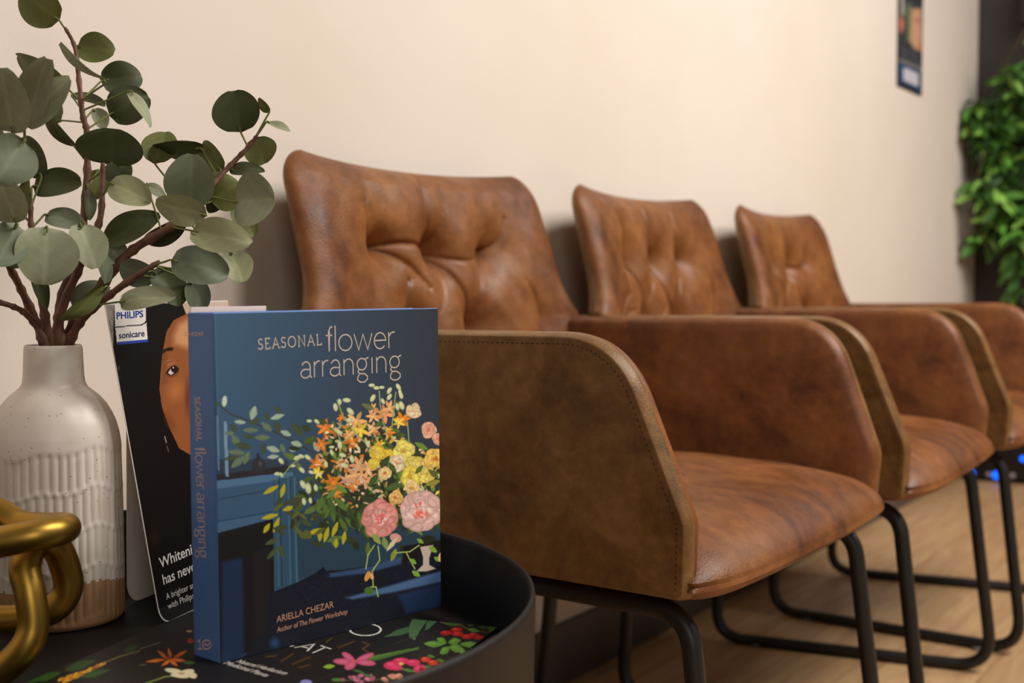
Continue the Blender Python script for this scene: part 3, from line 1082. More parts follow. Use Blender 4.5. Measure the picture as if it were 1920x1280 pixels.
def paint_cover(k):
    X, Y = k.X, k.Y
    # painted blue room of the cover photograph
    t = np.clip((X - 430) / 390, 0, 1)[:, None]
    s = np.clip((Y - 600) / 460, 0, 1)[:, None]
    k.C[:] = np.array((62, 94, 124)) * (1 - t) + np.array((46, 52, 64)) * t
    k.C[:] = k.C * (1 - 0.25 * s) + np.array((40, 70, 88)) * 0.25 * s
    hz = np.clip(1 - np.abs(X - 396 - (Y - 590) * 0.03) / 9, 0, 1)[:, None]  # hinge groove on the flat cover: its shade painted as a darker band
    k.C[:] = k.C * (1 - 0.5 * hz) + np.array((36, 62, 88)) * 0.5 * hz
    k.line([(398, 588), (418, 1245)], 5, (34, 60, 86), 0.7)  # deepest shade of the groove, painted as a dark line
    k.line([(403, 588), (423, 1245)], 3, (84, 122, 156), 0.4)  # groove edge painted lighter, as if catching light
    k.poly([(402, 860), (540, 862), (540, 890), (402, 905)], (42, 40, 44))
    k.poly([(402, 862), (540, 700), (540, 872), (402, 890)], (54, 86, 116), 0.5)
    # mantel
    k.poly([(400, 902), (548, 884), (552, 896), (400, 917)], (78, 114, 146))
    k.poly([(400, 917), (552, 896), (545, 965), (402, 1001)], (58, 88, 118))
    k.line([(404, 937), (540, 912)], 1.5, (32, 54, 78))
    k.line([(404, 978), (540, 954)], 1.5, (32, 54, 78))
    k.poly([(403, 980), (540, 956), (540, 968), (403, 1001)], (66, 98, 128))
    # fireplace opening
    k.poly([(400, 1001), (512, 972), (516, 1200), (400, 1250)], (25, 21, 22))
    k.poly([(412, 1050), (458, 1040), (462, 1236), (412, 1250)], (28, 46, 74), 1, 8)
    k.poly([(470, 1030), (512, 1020), (514, 1190), (476, 1220)], (34, 28, 30), 1, 8)
    # pilaster
    k.poly([(512, 900), (556, 890), (560, 1098), (520, 1104)], (52, 82, 104))
    for x, c in ((518, (72, 104, 128)), (524, (36, 58, 76)), (540, (74, 108, 130)), (545, (40, 66, 84)), (552, (78, 112, 134))):
        k.line([(x, 895), (x + 5, 1098)], 2.2, c)
    k.poly([(556, 960), (830, 900), (830, 1060), (560, 1085)], (44, 66, 82))
    # table with blue cloth
    k.poly([(505, 1112), (560, 1090), (600, 1070), (640, 1068), (760, 1050), (832, 1030), (832, 1150), (500, 1225), (440, 1250), (500, 1180)], (24, 26, 38))
    k.poly([(600, 1076), (700, 1058), (752, 1042), (756, 1058), (690, 1076), (620, 1084)], (64, 92, 136), 0.8, 4)
    k.poly([(640, 1120), (720, 1098), (832, 1066), (832, 1092), (740, 1112), (660, 1126)], (84, 116, 160), 0.9, 5)
    k.poly([(740, 1112), (832, 1088), (832, 1140), (760, 1155)], (36, 58, 96), 0.8, 8)
    k.ell(515, 1205, 14, 16, (44, 82, 128), 0, 0.8, 0.8)
    k.poly([(590, 1075), (606, 1062), (620, 1080)], (20, 24, 40))
    for i in range(60):
        x = RNG.uniform(540, 828)
        y = 1085 + RNG.uniform(0, 60) - (x - 540) * 0.12
        k.line([(x, y), (x + RNG.uniform(-14, 14), y + RNG.uniform(-4, 14))], 1.2, (60, 80, 112), 0.25)
    # candles, bud vase
    k.poly([(419, 790), (425, 790), (429, 893), (423, 893)], (120, 150, 176))
    k.line([(407, 780), (410, 880)], 3, (96, 130, 158))
    k.ell(485, 873, 14, 17, (48, 48, 54))
    k.ell(488, 869, 5, 7, (110, 108, 112), 0, 0.7, 0.9)
    k.line([(484, 852), (484, 862)], 6, (44, 44, 50))
    # grey-green branch on the left
    k.line([(408, 756), (432, 776), (470, 790), (520, 812), (570, 838), (610, 860)], 2, (58, 52, 40))
    k.ell(421, 752, 5, 11, (200, 214, 196), 0.1)
    k.ell(404, 757, 8, 6, (58, 88, 50))
    lv = [(475, 774, 15, 8, -1.3, 2), (520, 781, 15, 6, -0.3, 2), (557, 805, 17, 9, 0.9, 0), (522, 768, 12, 6, 0.8, 0), (450, 791, 12, 5, 0.1, 2), (438, 802, 11, 6, 0.8, 0), (430, 812, 10, 5, 0, 1), (470, 806, 16, 6, 0, 1), (466, 818, 14, 5, 0.2, 0),
          (492, 820, 16, 7, 0, 1), (500, 800, 14, 7, 0.7, 1), (520, 800, 14, 7, 1.3, 0), (494, 840, 12, 6, 1.5, 0), (512, 842, 14, 7, 0.3, 2), (512, 856, 12, 5, -0.1, 2), (442, 826, 14, 8, 1.0, 1), (456, 836, 18, 8, 0.2, 0), (444, 848, 18, 7, 0.1, 1), (436, 858, 17, 6, -0.2, 0),
          (446, 866, 18, 8, -0.7, 1), (462, 858, 14, 7, -1.2, 1), (536, 812, 12, 6, 0.4, 2), (556, 832, 12, 7, 0.3, 2), (580, 828, 14, 7, 0, 0), (594, 838, 12, 7, 1.0, 2), (478, 790, 12, 6, -0.5, 0), (500, 780, 10, 6, 1.2, 0), (530, 840, 10, 6, 1.2, 1), (548, 842, 8, 6, 0.4, 2)]
    tone = [(66, 78, 58), (100, 118, 92), (158, 176, 156)]
    for x, y, a, bb, an, c in lv:
        k.leaf(x, y, a, bb, an, tone[c])
    # bouquet: dark leaves first, then foliage sprays, blossoms, buds
    for i in range(170):
        x, y = RNG.normal(690, 70), RNG.normal(905, 62)
        if x > 834 or (x < 610 and y < 800) or y > 1030 or (x > 760 and y < 830) or (x < 730 and y < 775):
            continue
        c = [(52, 66, 32), (74, 92, 42), (40, 50, 30), (96, 116, 58)][i % 4]
        k.leaf(x, y, RNG.uniform(9, 19), RNG.uniform(5, 8), RNG.uniform(0, 3.1), c)
    body = [(598, 850), (615, 800), (660, 790), (700, 795), (735, 800), (770, 832), (812, 850), (832, 860), (832, 990), (770, 1000), (700, 965), (630, 955), (590, 905)]
    k.poly(body, (42, 48, 30), 0.85, 14)
    bp = np.array(body, float)

    def inside(x, y):
        c = False
        for q in range(len(bp)):
            (x1, y1), (x2, y2) = bp[q], bp[(q + 1) % len(bp)]
            if (y1 > y) != (y2 > y) and x < (x2 - x1) * (y - y1) / (y2 - y1) + x1:
                c = not c
        return c

    for i in range(260):
        x, y = RNG.uniform(590, 830), RNG.uniform(790, 1000)
        if inside(x, y):
            k.leaf(x, y, RNG.uniform(6, 15), RNG.uniform(3, 6), RNG.uniform(0, 3.1), [(58, 74, 34), (84, 110, 46), (46, 58, 32), (108, 134, 62), (70, 88, 52)][i % 5])
    for i in range(60):
        x, y = RNG.uniform(600, 720), RNG.uniform(935, 1005)
        if y > 1000 - (700 - x) * 0.1:
            continue
        k.leaf(x, y, RNG.uniform(10, 17), RNG.uniform(5, 7), RNG.uniform(0.6, 2.2), [(58, 74, 36), (84, 108, 48), (42, 52, 30)][i % 3])
    for x, y, a, an in [(508, 918, 18, -0.5), (530, 920, 15, -1.3), (506, 968, 18, -0.25), (518, 984, 17, -1.2), (541, 953, 13, -0.3), (500, 990, 12, -1.0), (510, 1015, 16, -0.4), (512, 1036, 18, -0.8), (528, 1034, 15, 1.3), (590, 996, 16, -0.4), (612, 1002, 17, -1.3),
                        (628, 992, 17, -1.2), (600, 1004, 12, -1.5), (575, 980, 12, 0.5), (645, 1008, 14, -1.4), (556, 985, 12, -0.8), (630, 1018, 10, -1.5)]:
        y2 = an < -0.9 or x < 545 and y < 1000
        k.leaf(x, y, a, 5.5, an, (178, 166, 36) if (y2 and y < 1008) or x > 585 else (72, 82, 46))
    for i in range(26):
        x, y = RNG.uniform(520, 600), RNG.uniform(935, 1010)
        k.leaf(x, y, RNG.uniform(8, 14), 4.5, RNG.uniform(-0.9, 0.9), [(64, 70, 42), (92, 96, 44)][i % 2])

    def lily(x, y, r, c, n=6, rot=0.0):
        for i in range(n):
            an = rot + i * 2 * math.pi / n + RNG.uniform(-0.25, 0.25)
            cc = np.array(c) * RNG.uniform(0.85, 1.12)
            k.ell(x + math.cos(an) * r * 0.5, y + math.sin(an) * r * 0.5, r * 0.62, r * 0.24, cc, an, 1, 0.25, 0.4)
        k.ell(x, y, r * 0.3, r * 0.3, np.array(c) * 1.12 + 10, 0, 0.7, 0.8)

    ORA, PEA, YEL = (228, 132, 44), (238, 178, 118), (244, 208, 76)
    for x, y, r, c in [(610, 802, 17, ORA), (603, 832, 14, ORA), (640, 782, 10, ORA), (668, 790, 20, PEA), (676, 806, 18, YEL), (660, 826, 19, ORA), (655, 815, 12, PEA), (700, 805, 15, PEA), (700, 780, 14, PEA), (722, 776, 18, (236, 150, 96)), (730, 765, 15, PEA),
                       (754, 786, 16, ORA), (748, 792, 12, YEL), (594, 868, 17, ORA), (596, 886, 12, YEL), (625, 905, 19, ORA), (630, 925, 14, ORA), (665, 890, 20, PEA), (672, 872, 18, (232, 158, 110)), (690, 880, 17, PEA), (650, 900, 14, (222, 160, 120)),
                       (712, 832, 10, YEL), (684, 900, 17, (226, 160, 118)), (730, 810, 12, ORA), (662, 912, 10, ORA), (700, 765, 10, PEA), (640, 870, 14, PEA)]:
        lily(x, y, r, c, 6, RNG.uniform(0, 1))

    for i in range(330):
        x, y = RNG.uniform(580, 830), RNG.uniform(775, 960)
        if not inside(x, y):
            continue
        pal = [(236, 160, 90), (246, 206, 150), (228, 128, 50), (240, 190, 160), (250, 226, 190)] if x < 725 else [(246, 214, 90), (250, 228, 150), (240, 180, 90), (250, 236, 200)]
        k.ell(x, y, RNG.uniform(3, 8), RNG.uniform(1.6, 3.6), np.array(pal[i % len(pal)]) * RNG.uniform(0.8, 1.05), RNG.uniform(0, 3.1), 0.95, 0.35)

    def petal(x, y, a, b2, an, c, op=1.0):
        c = np.array(c, float)
        k.ell(x, y, a, b2, np.clip(c * 0.86, 0, 255), an, op, 0.15)
        k.ell(x + 0.12 * b2 * math.sin(an), y - 0.12 * b2 * math.cos(an), a * 0.9, b2 * 0.82, np.clip(c * 1.04 + 4, 0, 255), an, op, 0.5)

    def bloom(x, y, r, c, mid, n=8, petals=3):
        for ring in range(petals):
            rr = r * (1 - ring * 0.30)
            for i in range(n - ring * 2):
                an = i * 2 * math.pi / (n - ring * 2) + ring * 0.6 + RNG.uniform(-0.35, 0.35)
                q = RNG.uniform(0.8, 1.15)
                petal(x + math.cos(an) * rr * 0.52 * q, y + math.sin(an) * rr * 0.52 * q, rr * RNG.uniform(0.42, 0.58), rr * RNG.uniform(0.26, 0.42), an + 1.57 + RNG.uniform(-0.5, 0.5), np.clip(np.array(c) * RNG.uniform(0.86, 1.06) + ring * 4, 0, 255))
        k.ell(x, y, r * 0.34, r * 0.30, mid, 0, 0.8, 0.9)
        for i in range(5):
            an = RNG.uniform(0, 6.28)
            k.ell(x + math.cos(an) * r * 0.2, y + math.sin(an) * r * 0.2, r * 0.14, r * 0.06, np.clip(np.array(mid) * 0.85, 0, 255), an, 0.8, 0.5)

    bloom(708, 850, 19, (240, 206, 66), (250, 226, 120))
    bloom(700, 868, 13, (242, 212, 70), (250, 230, 130))
    bloom(728, 852, 13, (238, 196, 62), (245, 215, 90))
    bloom(757, 846, 24, (240, 222, 110), (226, 176, 60))
    bloom(778, 872, 22, (236, 214, 96), (240, 226, 150))
    bloom(745, 868, 20, (246, 218, 176), (238, 170, 110))
    bloom(776, 770, 17, (248, 222, 178), (244, 200, 140))
    bloom(800, 872, 16, (240, 190, 120), (226, 130, 50))
    bloom(815, 860, 24, (242, 200, 96), (216, 110, 36))
    bloom(804, 806, 18, (240, 178, 150), (226, 120, 90))
    bloom(822, 822, 15, (238, 170, 150), (230, 130, 100))
    bloom(722, 887, 15, (250, 214, 150), (226, 104, 30))
    bloom(770, 896, 26, (244, 216, 84), (236, 190, 60))
    bloom(800, 890, 20, (246, 216, 104), (240, 196, 70))
    bloom(772, 914, 17, (246, 206, 138), (232, 140, 70))
    bloom(742, 932, 16, (242, 190, 110), (226, 140, 60))
    bloom(733, 950, 10, (238, 170, 100), (220, 120, 50))
    for x, y, a, an, c in [(722, 866, 16, 2.2, (58, 74, 38)), (735, 876, 14, 0.9, (70, 92, 42)), (738, 912, 18, -0.3, (74, 100, 48)), (790, 836, 15, 0.5, (108, 136, 52)), (786, 880, 12, -0.8, (84, 110, 50)), (813, 888, 14, 0.7, (88, 96, 44)), (812, 905, 16, -0.3, (140, 138, 60)),
                           (700, 900, 16, -0.9, (66, 90, 44)), (640, 916, 15, 0.6, (104, 144, 60)), (622, 925, 14, -0.8, (96, 134, 58)), (690, 935, 16, 0.4, (52, 64, 36)), (640, 945, 18, 0.9, (86, 116, 52)), (622, 950, 18, 1.2, (70, 98, 44)), (600, 945, 17, 1.9, (84, 114, 54)), (655, 935, 16, 0.3, (48, 60, 36)),
                           (745, 762, 12, 1.4, (92, 100, 52)), (690, 762, 14, 0.4, (104, 112, 70)), (640, 770, 12, -0.9, (66, 78, 42)), (710, 795, 12, -0.4, (80, 100, 50)), (604, 790, 12, 0.3, (70, 80, 44))]:
        k.leaf(x, y, a, a * 0.42, an, c)
    # big pink peonies
    def peony(x, y, r, c0, c1, heart):
        # broad ruffled outer petals, then smaller crumpled ones round the heart
        for i in range(13):
            an = i * 2 * math.pi / 13 + RNG.uniform(-0.15, 0.15)
            q = RNG.uniform(0.58, 0.70)
            petal(x + math.cos(an) * r * q, y + math.sin(an) * r * q, r * RNG.uniform(0.34, 0.46), r * RNG.uniform(0.28, 0.40), an + 1.57, np.clip(np.array(c0) * RNG.uniform(0.92, 1.05), 0, 255))
        k.ell(x, y, r * 0.72, r * 0.72, c0, 0, 1, 0.5)
        for i in range(26):
            an, q = RNG.uniform(0, 6.28), RNG.uniform(0.25, 0.68)
            t = 1 - q
            c = np.clip((np.array(c0) * (1 - t) + np.array(c1) * t) * RNG.uniform(0.88, 1.08), 0, 255)
            petal(x + math.cos(an) * r * q, y + math.sin(an) * r * q, r * RNG.uniform(0.2, 0.36), r * RNG.uniform(0.10, 0.2), an + RNG.uniform(0.9, 2.2), c, 0.9)
        k.ell(x + r * 0.14, y + r * 0.12, r * 0.34, r * 0.26, heart, 0.4, 0.8, 0.8)
        for i in range(14):
            an, q = RNG.uniform(0, 6.28), RNG.uniform(0.05, 0.34)
            k.ell(x + math.cos(an) * r * q, y + math.sin(an) * r * q, r * RNG.uniform(0.12, 0.24), r * RNG.uniform(0.04, 0.09), (252, 216, 206) if i % 2 else np.clip(np.array(heart) * 1.1, 0, 255), RNG.uniform(0, 3.1), 0.8, 0.5)

    peony(711, 972, 37, (232, 146, 134), (244, 176, 164), (222, 92, 92))
    peony(788, 958, 42, (240, 190, 178), (248, 206, 194), (232, 92, 72))
    k.ell(742, 1008, 12, 9, (226, 160, 140), 0.3)
    k.leaf(706, 1010, 14, 7, 0.9, (150, 164, 78))
    k.leaf(722, 1018, 14, 7, 1.3, (130, 150, 80))
    k.leaf(690, 1030, 16, 6, 1.6, (92, 110, 48))
    k.leaf(735, 1020, 18, 5, -0.9, (220, 200, 160))
    k.leaf(738, 1040, 14, 6, -1.2, (140, 150, 60))
    # tall stems and buds
    for P in [[(711, 733), (713, 760), (718, 790), (726, 815)], [(742, 735), (738, 770), (735, 800)], [(632, 750), (642, 778), (665, 810), (700, 845)], [(764, 790), (767, 830)], [(640, 790), (632, 810), (640, 830), (662, 815)]]:
        k.line(P, 2.2, (150, 172, 110))
    for x, y, a, an in [(697, 722, 7, 0), (706, 727, 7, 0), (716, 726, 6, 0), (747, 725, 8, 1), (750, 735, 7, 1.4), (730, 732, 8, -1), (730, 744, 8, -1), (752, 741, 8, 1.3), (745, 762, 8, 1.4), (753, 760, 10, 1.2), (699, 746, 9, -1.1), (718, 752, 7, 1.1), (650, 750, 9, 0.1), (637, 753, 7, 1.4),
                        (629, 763, 9, 1.4), (657, 771, 10, 0.8), (580, 789, 6, 0), (594, 790, 7, 0.7), (655, 787, 8, 0), (636, 810, 8, 0.5), (637, 834, 9, 1.5), (642, 853, 8, 0.2), (622, 838, 6, 0), (565, 855, 7, 0.4), (577, 857, 8, 0.6), (557, 858, 8, -0.4), (566, 881, 8, 0.8), (549, 873, 6, 0), (527, 864, 8, 0.9),
                        (520, 888, 7, 0), (528, 890, 6, 1), (584, 885, 7, 0.3), (611, 870, 8, 1.4), (622, 848, 7, 1.2), (568, 908, 10, 1.1), (578, 915, 12, 1.4), (592, 914, 8, 1.4), (570, 940, 8, 1.4), (582, 938, 7, 1.4), (645, 872, 9, 0.3), (660, 860, 9, 1.3), (690, 832, 8, 1.4), (672, 840, 6, 1)]:
        k.ell(x, y, a, a * 0.55, (206, 212, 160), an, 1, 0.3)
        k.ell(x - 1, y - 1, a * 0.5, a * 0.25, (236, 236, 204), an, 0.7, 0.6)
    k.line([(530, 892), (545, 872), (565, 858)], 2, (150, 170, 90))
    # pedestal vase and trailing vine
    k.poly([(755, 1022), (830, 1010), (830, 1030), (800, 1048), (776, 1050), (752, 1060)], (28, 22, 22), 1, 3)
    k.poly([(786, 1024), (814, 1020), (806, 1046), (806, 1058), (820, 1066), (800, 1072), (778, 1072), (792, 1058), (792, 1044)], (206, 184, 168), 1, 2)
    k.leaf(800, 1012, 20, 10, -0.2, (40, 44, 30))
    for P in [[(742, 1036), (768, 1034), (786, 1022)], [(762, 1036), (770, 1052), (778, 1066)], [(702, 1022), (690, 1040), (686, 1066)], [(709, 1024), (712, 1050), (698, 1070), (700, 1100)], [(695, 1100), (705, 1100), (709, 1118)]]:
        k.line(P, 2.4, (172, 190, 96))
    k.ell(689, 1080, 5, 11, (230, 160, 70), 0.4)
    k.ell(697, 1080, 4, 7, (236, 180, 120), -0.3)
    k.ell(692, 1107, 10, 8, (82, 112, 46))
    for x, y, a in [(774, 1052, 9), (780, 1075, 10), (812, 1030, 10), (788, 1014, 8), (820, 1048, 8)]:
        k.leaf(x, y, a, a * 0.6, 0.6, (128, 166, 62))
    k.ell(827, 1044, 6, 10, (236, 190, 130), 0.2)


O = bk_o + bk_e * 0.0006 + bk_u * 0.0006 - bk_n * 0.0002
pic = print_grid('cover_picture', O, bk_e * (BW - 0.0012), bk_u * (BH - 0.0012), 480, 690, paint_cover, M_PRINT_MATT, None, (50, 70, 95), 1.12)
under(pic, fc)
cov3d = lambda x, y: on_plane(x, y, bk_o - bk_n * 0.0002, bk_n)
NB = -bk_n
under(stroke_text('title_lettering', 'SEASONAL', (484, 655), (119, -9), (-1, -19.5), 0.00085, cov3d, NB, M_FOIL, None, 0.22), fc)
# flower / arranging
under(stroke_text('title_lettering', 'flower', (611, 659), (129, -7), (-0.5, -30), 0.0010, cov3d, NB, M_FOIL, None, 0.10), fc)
under(stroke_text('title_lettering', 'arranging', (563, 709), (190, -13), (-0.5, -30), 0.0010, cov3d, NB, M_FOIL, None, 0.11), fc)
under(font_text('author_lettering', 'ARIELLA CHEZAR', (518.5, 1167), (107, -29), (-0.6, -12.5), cov3d, NB, M_COPPER, None, 0.0), fc)
under(font_text('author_lettering', 'Author of The Flower Workshop', (519, 1185), (132, -35), (-0.6, -9.5), cov3d, NB, M_COPPER, None, 0.004, 0.00025, 0.15), fc)
# spine lettering
sp_p = bk_o - bk_e * 0.00005
spn3d = lambda x, y: on_plane(x, y, sp_p, bk_e)
NS = -bk_e
under(font_text('spine_lettering', 'CHEZAR', (347, 630), (36, -1.2), (-0.3, -7), spn3d, NS, M_SPINEINK, None, 0.012), spine)
under(stroke_text('spine_lettering', 'SEASONAL', (365.5, 744), (4, 82), (10, 0.4), 0.0009, spn3d, NS, M_SPINEINK, None, 0.2), spine)
under(stroke_text('spine_lettering', 'flower', (366, 838), (3.5, 78), (13, 0.4), 0.0009, spn3d, NS, M_SPINEINK, None, 0.1), spine)
under(stroke_text('spine_lettering', 'arranging', (369.5, 924), (4, 122), (13, 0.4), 0.0009, spn3d, NS, M_SPINEINK, None, 0.1), spine)
V, Fc = ribbon([[(371, 1203), (375, 1199), (375.5, 1216)], [(371, 1216.5), (380, 1216)], arc(388, 1208, 8, 8.5, 0, 360, 24), [(383, 1210), (386, 1206), (389, 1210), (393, 1206)]], 0.0012, spn3d, NS)
under(mesh('publisher_emblem', V, Fc, M_SPINEINK, None, False), spine)

# thin pale booklet leaning behind the standing book
M_PINK, *_ = new_mat('pale_pink_card', srgb(226, 206, 200), 0.6)
M_SPRIG, *_ = new_mat('sprig_green', srgb(64, 86, 48), 0.6)
blo = bk_o + bk_n * (BT + 0.0015) + bk_e * 0.004
bl = empty('thin_booklet', (*(blo + bk_e * 0.045)[:2], ZB))
tag(bl, 'thin pale pink booklet peeking up from behind the standing blue book', 'booklet')
BLH = 0.2645
local_box((0.0, 0.0, 0.0), (0.0695, 0.0012, BLH), bl, 'cover', M_PINK, 0.0002, rotB, blo)
local_box((0.001, 0.0014, 0.0), (0.069, 0.0022, BLH - 0.001), bl, 'pages', M_PAPER, 0, rotB, blo)
V, Fc = [], []
for k in range(6):
    q = blo + bk_e * (0.069 + 0.0009 * k) + bk_u * (BLH - 0.002 + 0.0012 * math.sin(k * 2.1)) + bk_n * 0.001
    tube_data([q - bk_u * 0.012, q, q + bk_e * 0.0012 + bk_u * 0.0012], [0.0002, 0.0006, 0.0002], 6, False, V, Fc)
under(mesh('leaf_sprig', V, Fc, M_SPRIG, None), bl)

# ------------------------------------------------------------------ folded display card
M_CARDWHITE, *_ = new_mat('white_card', srgb(232, 224, 214), 0.5)
M_LOGOBLUE, *_ = new_mat('logo_blue_ink', srgb(18, 62, 158), 0.45)
M_LOGONAVY, *_ = new_mat('logo_navy_ink', srgb(14, 34, 84), 0.45)
M_CARDTEXT, *_ = new_mat('pale_grey_ink', srgb(205, 200, 195), 0.5)
cb = on_z(302, 1172, ZT + 0.0004)
ct_d = np.array([math.cos(math.radians(15.7)), math.sin(math.radians(15.7)), 0.0])
ct_b = np.array([-ct_d[1], ct_d[0], 0.0])
CH, CL, CW = 0.2775, 0.0515, 0.210
slope = (np.array([0, 0, CH]) + ct_b * CL)
SL = np.linalg.norm(slope)
ct_u = slope / SL
ct_n = np.cross(ct_d, ct_u)             # faces the room
card = empty('display_card', (*(cb + ct_d * 0.1)[:2], ZT))
tag(card, 'glossy black folded display card with a dark-haired woman, standing behind blue book', 'display card')
# front panel outline: rounded lower corner, top edge straight
rc = 0.014
outl = [(0.0, SL), (0.0, rc)] + [(rc - rc * math.cos(a), rc - rc * math.sin(a)) for a in np.linspace(0.2, math.pi / 2, 7)] + [(CW, 0.0), (CW, SL)]
V, Fc = [], []
n = len(outl)
for off in (0.0, -0.0006):
    for a, b2 in outl:
        V.append(cb + ct_d * a + ct_u * b2 + ct_n * off - np.array([*card.location]))
Fc.append(tuple(range(n)))
Fc.append(tuple(range(2 * n - 1, n - 1, -1)))
for i in range(n):
    j = (i + 1) % n
    Fc.append((i, i + n, j + n, j))
front = fix_normals(mesh('front_panel', V, Fc, M_CARDWHITE, card, False))
# back leg, narrower, vertical, gently rounded lower corner
top0 = cb + slope
rc = 0.018
bh = CH - 0.003
outl = [(0.0565, bh), (0.0535, rc)] + [(0.0535 + rc - rc * math.cos(a), rc - rc * math.sin(a)) for a in np.linspace(0.15, math.pi / 2, 8)] + [(0.185, 0.0), (0.19, bh)]
V, Fc = [], []
n = len(outl)
org = cb + ct_b * 0.068 - np.array([*card.location])
for off in (0.0, 0.0006):
    for a, b2 in outl:
        bow = 0.006 * math.sin(math.pi * b2 / bh)
        V.append(org + ct_d * a + np.array([0, 0, b2]) + ct_b * (off + bow))
Fc.append(tuple(range(n)))
Fc.append(tuple(range(2 * n - 1, n - 1, -1)))
for i in range(n):
    j = (i + 1) % n
    Fc.append((i, i + n, j + n, j))
fix_normals(mesh('back_leg', V, Fc, M_CARDWHITE, card, False))


def paint_card(k):
    X, Y = k.X, k.Y
    # soft grey curls at the upper left
    k.poly([(190, 560), (216, 560), (216, 650), (206, 670)], (150, 142, 134), 1, 3)
    for i in range(40):
        x, y = RNG.uniform(196, 216), RNG.uniform(575, 672)
        k.line([(x, y), (x + 5, y + 6), (x + 3, y + 14)], 1.0, (70, 60, 52) if i % 3 else (190, 182, 172), 0.8)
    # dark hair
    k.poly([(214, 560), (345, 560), (352, 590), (322, 602), (308, 622), (301, 660), (299, 720), (304, 765), (320, 805), (338, 842), (360, 858), (420, 1240), (240, 1240), (212, 660)], (16, 12, 11))
    # pale background beyond the hair
    k.poly([(338, 560), (460, 560), (460, 600), (352, 596)], (196, 168, 148))
    k.poly([(388, 560), (432, 560), (432, 600), (388, 600)], (206, 180, 166))
    k.line([(388, 560), (388, 590)], 2, (160, 120, 96))
    k.line([(436, 560), (436, 590)], 4, (150, 110, 88))
    # face
    face = [(350, 588), (326, 600), (312, 622), (305, 660), (301, 700), (299, 730), (304, 764), (318, 802), (336, 840), (356, 852), (470, 860), (470, 590)]
    k.poly(face, (150, 86, 46))
    k.poly([(352, 590), (330, 602), (318, 628), (320, 650), (352, 660), (400, 640), (400, 592)], (204, 146, 100), 1, 14)
    k.ell(330, 732, 22, 30, (186, 116, 66), 0.2, 0.8, 0.9)
    k.ell(318, 790, 12, 30, (120, 58, 28), -0.4, 0.6, 0.9)
    k.ell(352, 745, 8, 50, (96, 44, 20), 0, 0.7, 0.9)
    k.poly([(300, 660), (318, 650), (316, 720), (300, 730)], (112, 62, 34), 0.5, 8)
    # eyebrow, lid, eye
    k.poly([(300, 668), (306, 654), (316, 650), (327, 651), (324, 658), (312, 659)], (32, 18, 12), 1, 2)
    k.ell(319, 680, 13, 9, (178, 112, 74), -0.3, 0.7, 0.8)
    k.line([(308, 686), (315, 679), (324, 677)], 1.4, (96, 54, 32), 0.8)
    k.poly([(309, 700), (314, 693), (321, 686), (329, 684), (336, 690), (335, 697), (327, 703), (318, 705)], (40, 22, 16), 1, 1)
    k.poly([(314, 699), (319, 692), (326, 688), (327, 700), (320, 703)], (216, 200, 188), 1, 1)
    k.ell(326.5, 692, 6.5, 7.5, (34, 20, 14), 0, 1, 0.25)
    k.ell(325, 689, 1.6, 1.6, (230, 220, 210))
    k.line([(313, 704), (322, 707), (332, 702)], 1.5, (86, 42, 24), 0.7)
    k.line([(309, 818), (312, 830)], 1.4, (200, 180, 170))
    k.line([(313, 836), (316, 846)], 1.0, (160, 120, 110))
    k.ell(222, 690, 5, 6, (96, 84, 66), 0, 0.8, 0.8)
    k.ell(224, 706, 4, 5, (50, 44, 38), 0, 0.8, 0.8)
    k.ell(290, 1010, 16, 26, (44, 30, 22), 0, 0.7, 0.9)
    k.ell(330, 1110, 26, 24, (36, 26, 20), 0, 0.7, 0.9)
    # logo plate
    k.poly([(214.5, 566), (273.5, 565), (273.5, 601), (270, 605), (264, 608), (216, 612)], (238, 230, 222))
    k.poly([(216.5, 614), (266, 610), (273, 606), (274.5, 604), (277, 640), (219.5, 645)], (238, 230, 222))


O = cb + ct_u * 0.0145 + ct_n * 0.0002 + ct_d * 0.0008
g = print_grid('card_picture', O, ct_d * (CW - 0.0016), ct_u * (SL - 0.0155), 300, 520, paint_card, M_PRINT, None, (13, 11, 11), 1.0)
under(g, front)
# the printed black runs down to the rounded foot
V, Fc = [], []
st = [(a, b2) for a, b2 in [(0.0012, 0.0146)] + [(0.015 - 0.0138 * math.cos(t), 0.0142 - 0.0134 * math.sin(t)) for t in np.linspace(0.1, math.pi / 2, 8)] + [(CW - 0.001, 0.0008), (CW - 0.001, 0.0146)]]
V = [cb + ct_d * a + ct_u * b2 + ct_n * 0.0002 for a, b2 in st]
under(mesh('printed_foot', V, [tuple(range(len(V)))], M_BLACKCOVER, None, False), front)
crd3d = lambda x, y: on_plane(x, y, cb + ct_n * 0.0002, ct_n)
under(font_text('logo_lettering', 'PHILIPS', (218.5, 598), (50, -4), (-0.6, -12.5), crd3d, ct_n, M_LOGOBLUE, None, 0.02), front)
under(font_text('logo_lettering', 'sonicare', (223, 634.5), (48, -4.5), (-0.6, -12), crd3d, ct_n, M_LOGONAVY, None, 0.015), front)
V = [crd3d(x, y) + ct_n * 0.0003 for x, y in ((219.5, 641), (277, 636), (277.5, 641), (220, 646.5))]
under(mesh('logo_stripe', V, [(3, 2, 1, 0)], M_LOGOBLUE, None, False), front)
under(font_text('headline_lettering', 'Whitening', (300, 1065), (79, -35), (-3.5, -19), crd3d, ct_n, M_CARDTEXT, None, 0.012), front)
under(font_text('headline_lettering', 'has never', (306.5, 1096), (68, -30), (-3.5, -19), crd3d, ct_n, M_CARDTEXT, None, 0.012), front)
under(font_text('small_lettering', 'A brighter smile', (312, 1124), (64, -27.5), (-2, -11.5), crd3d, ct_n, M_CARDTEXT, None, 0.0), front)
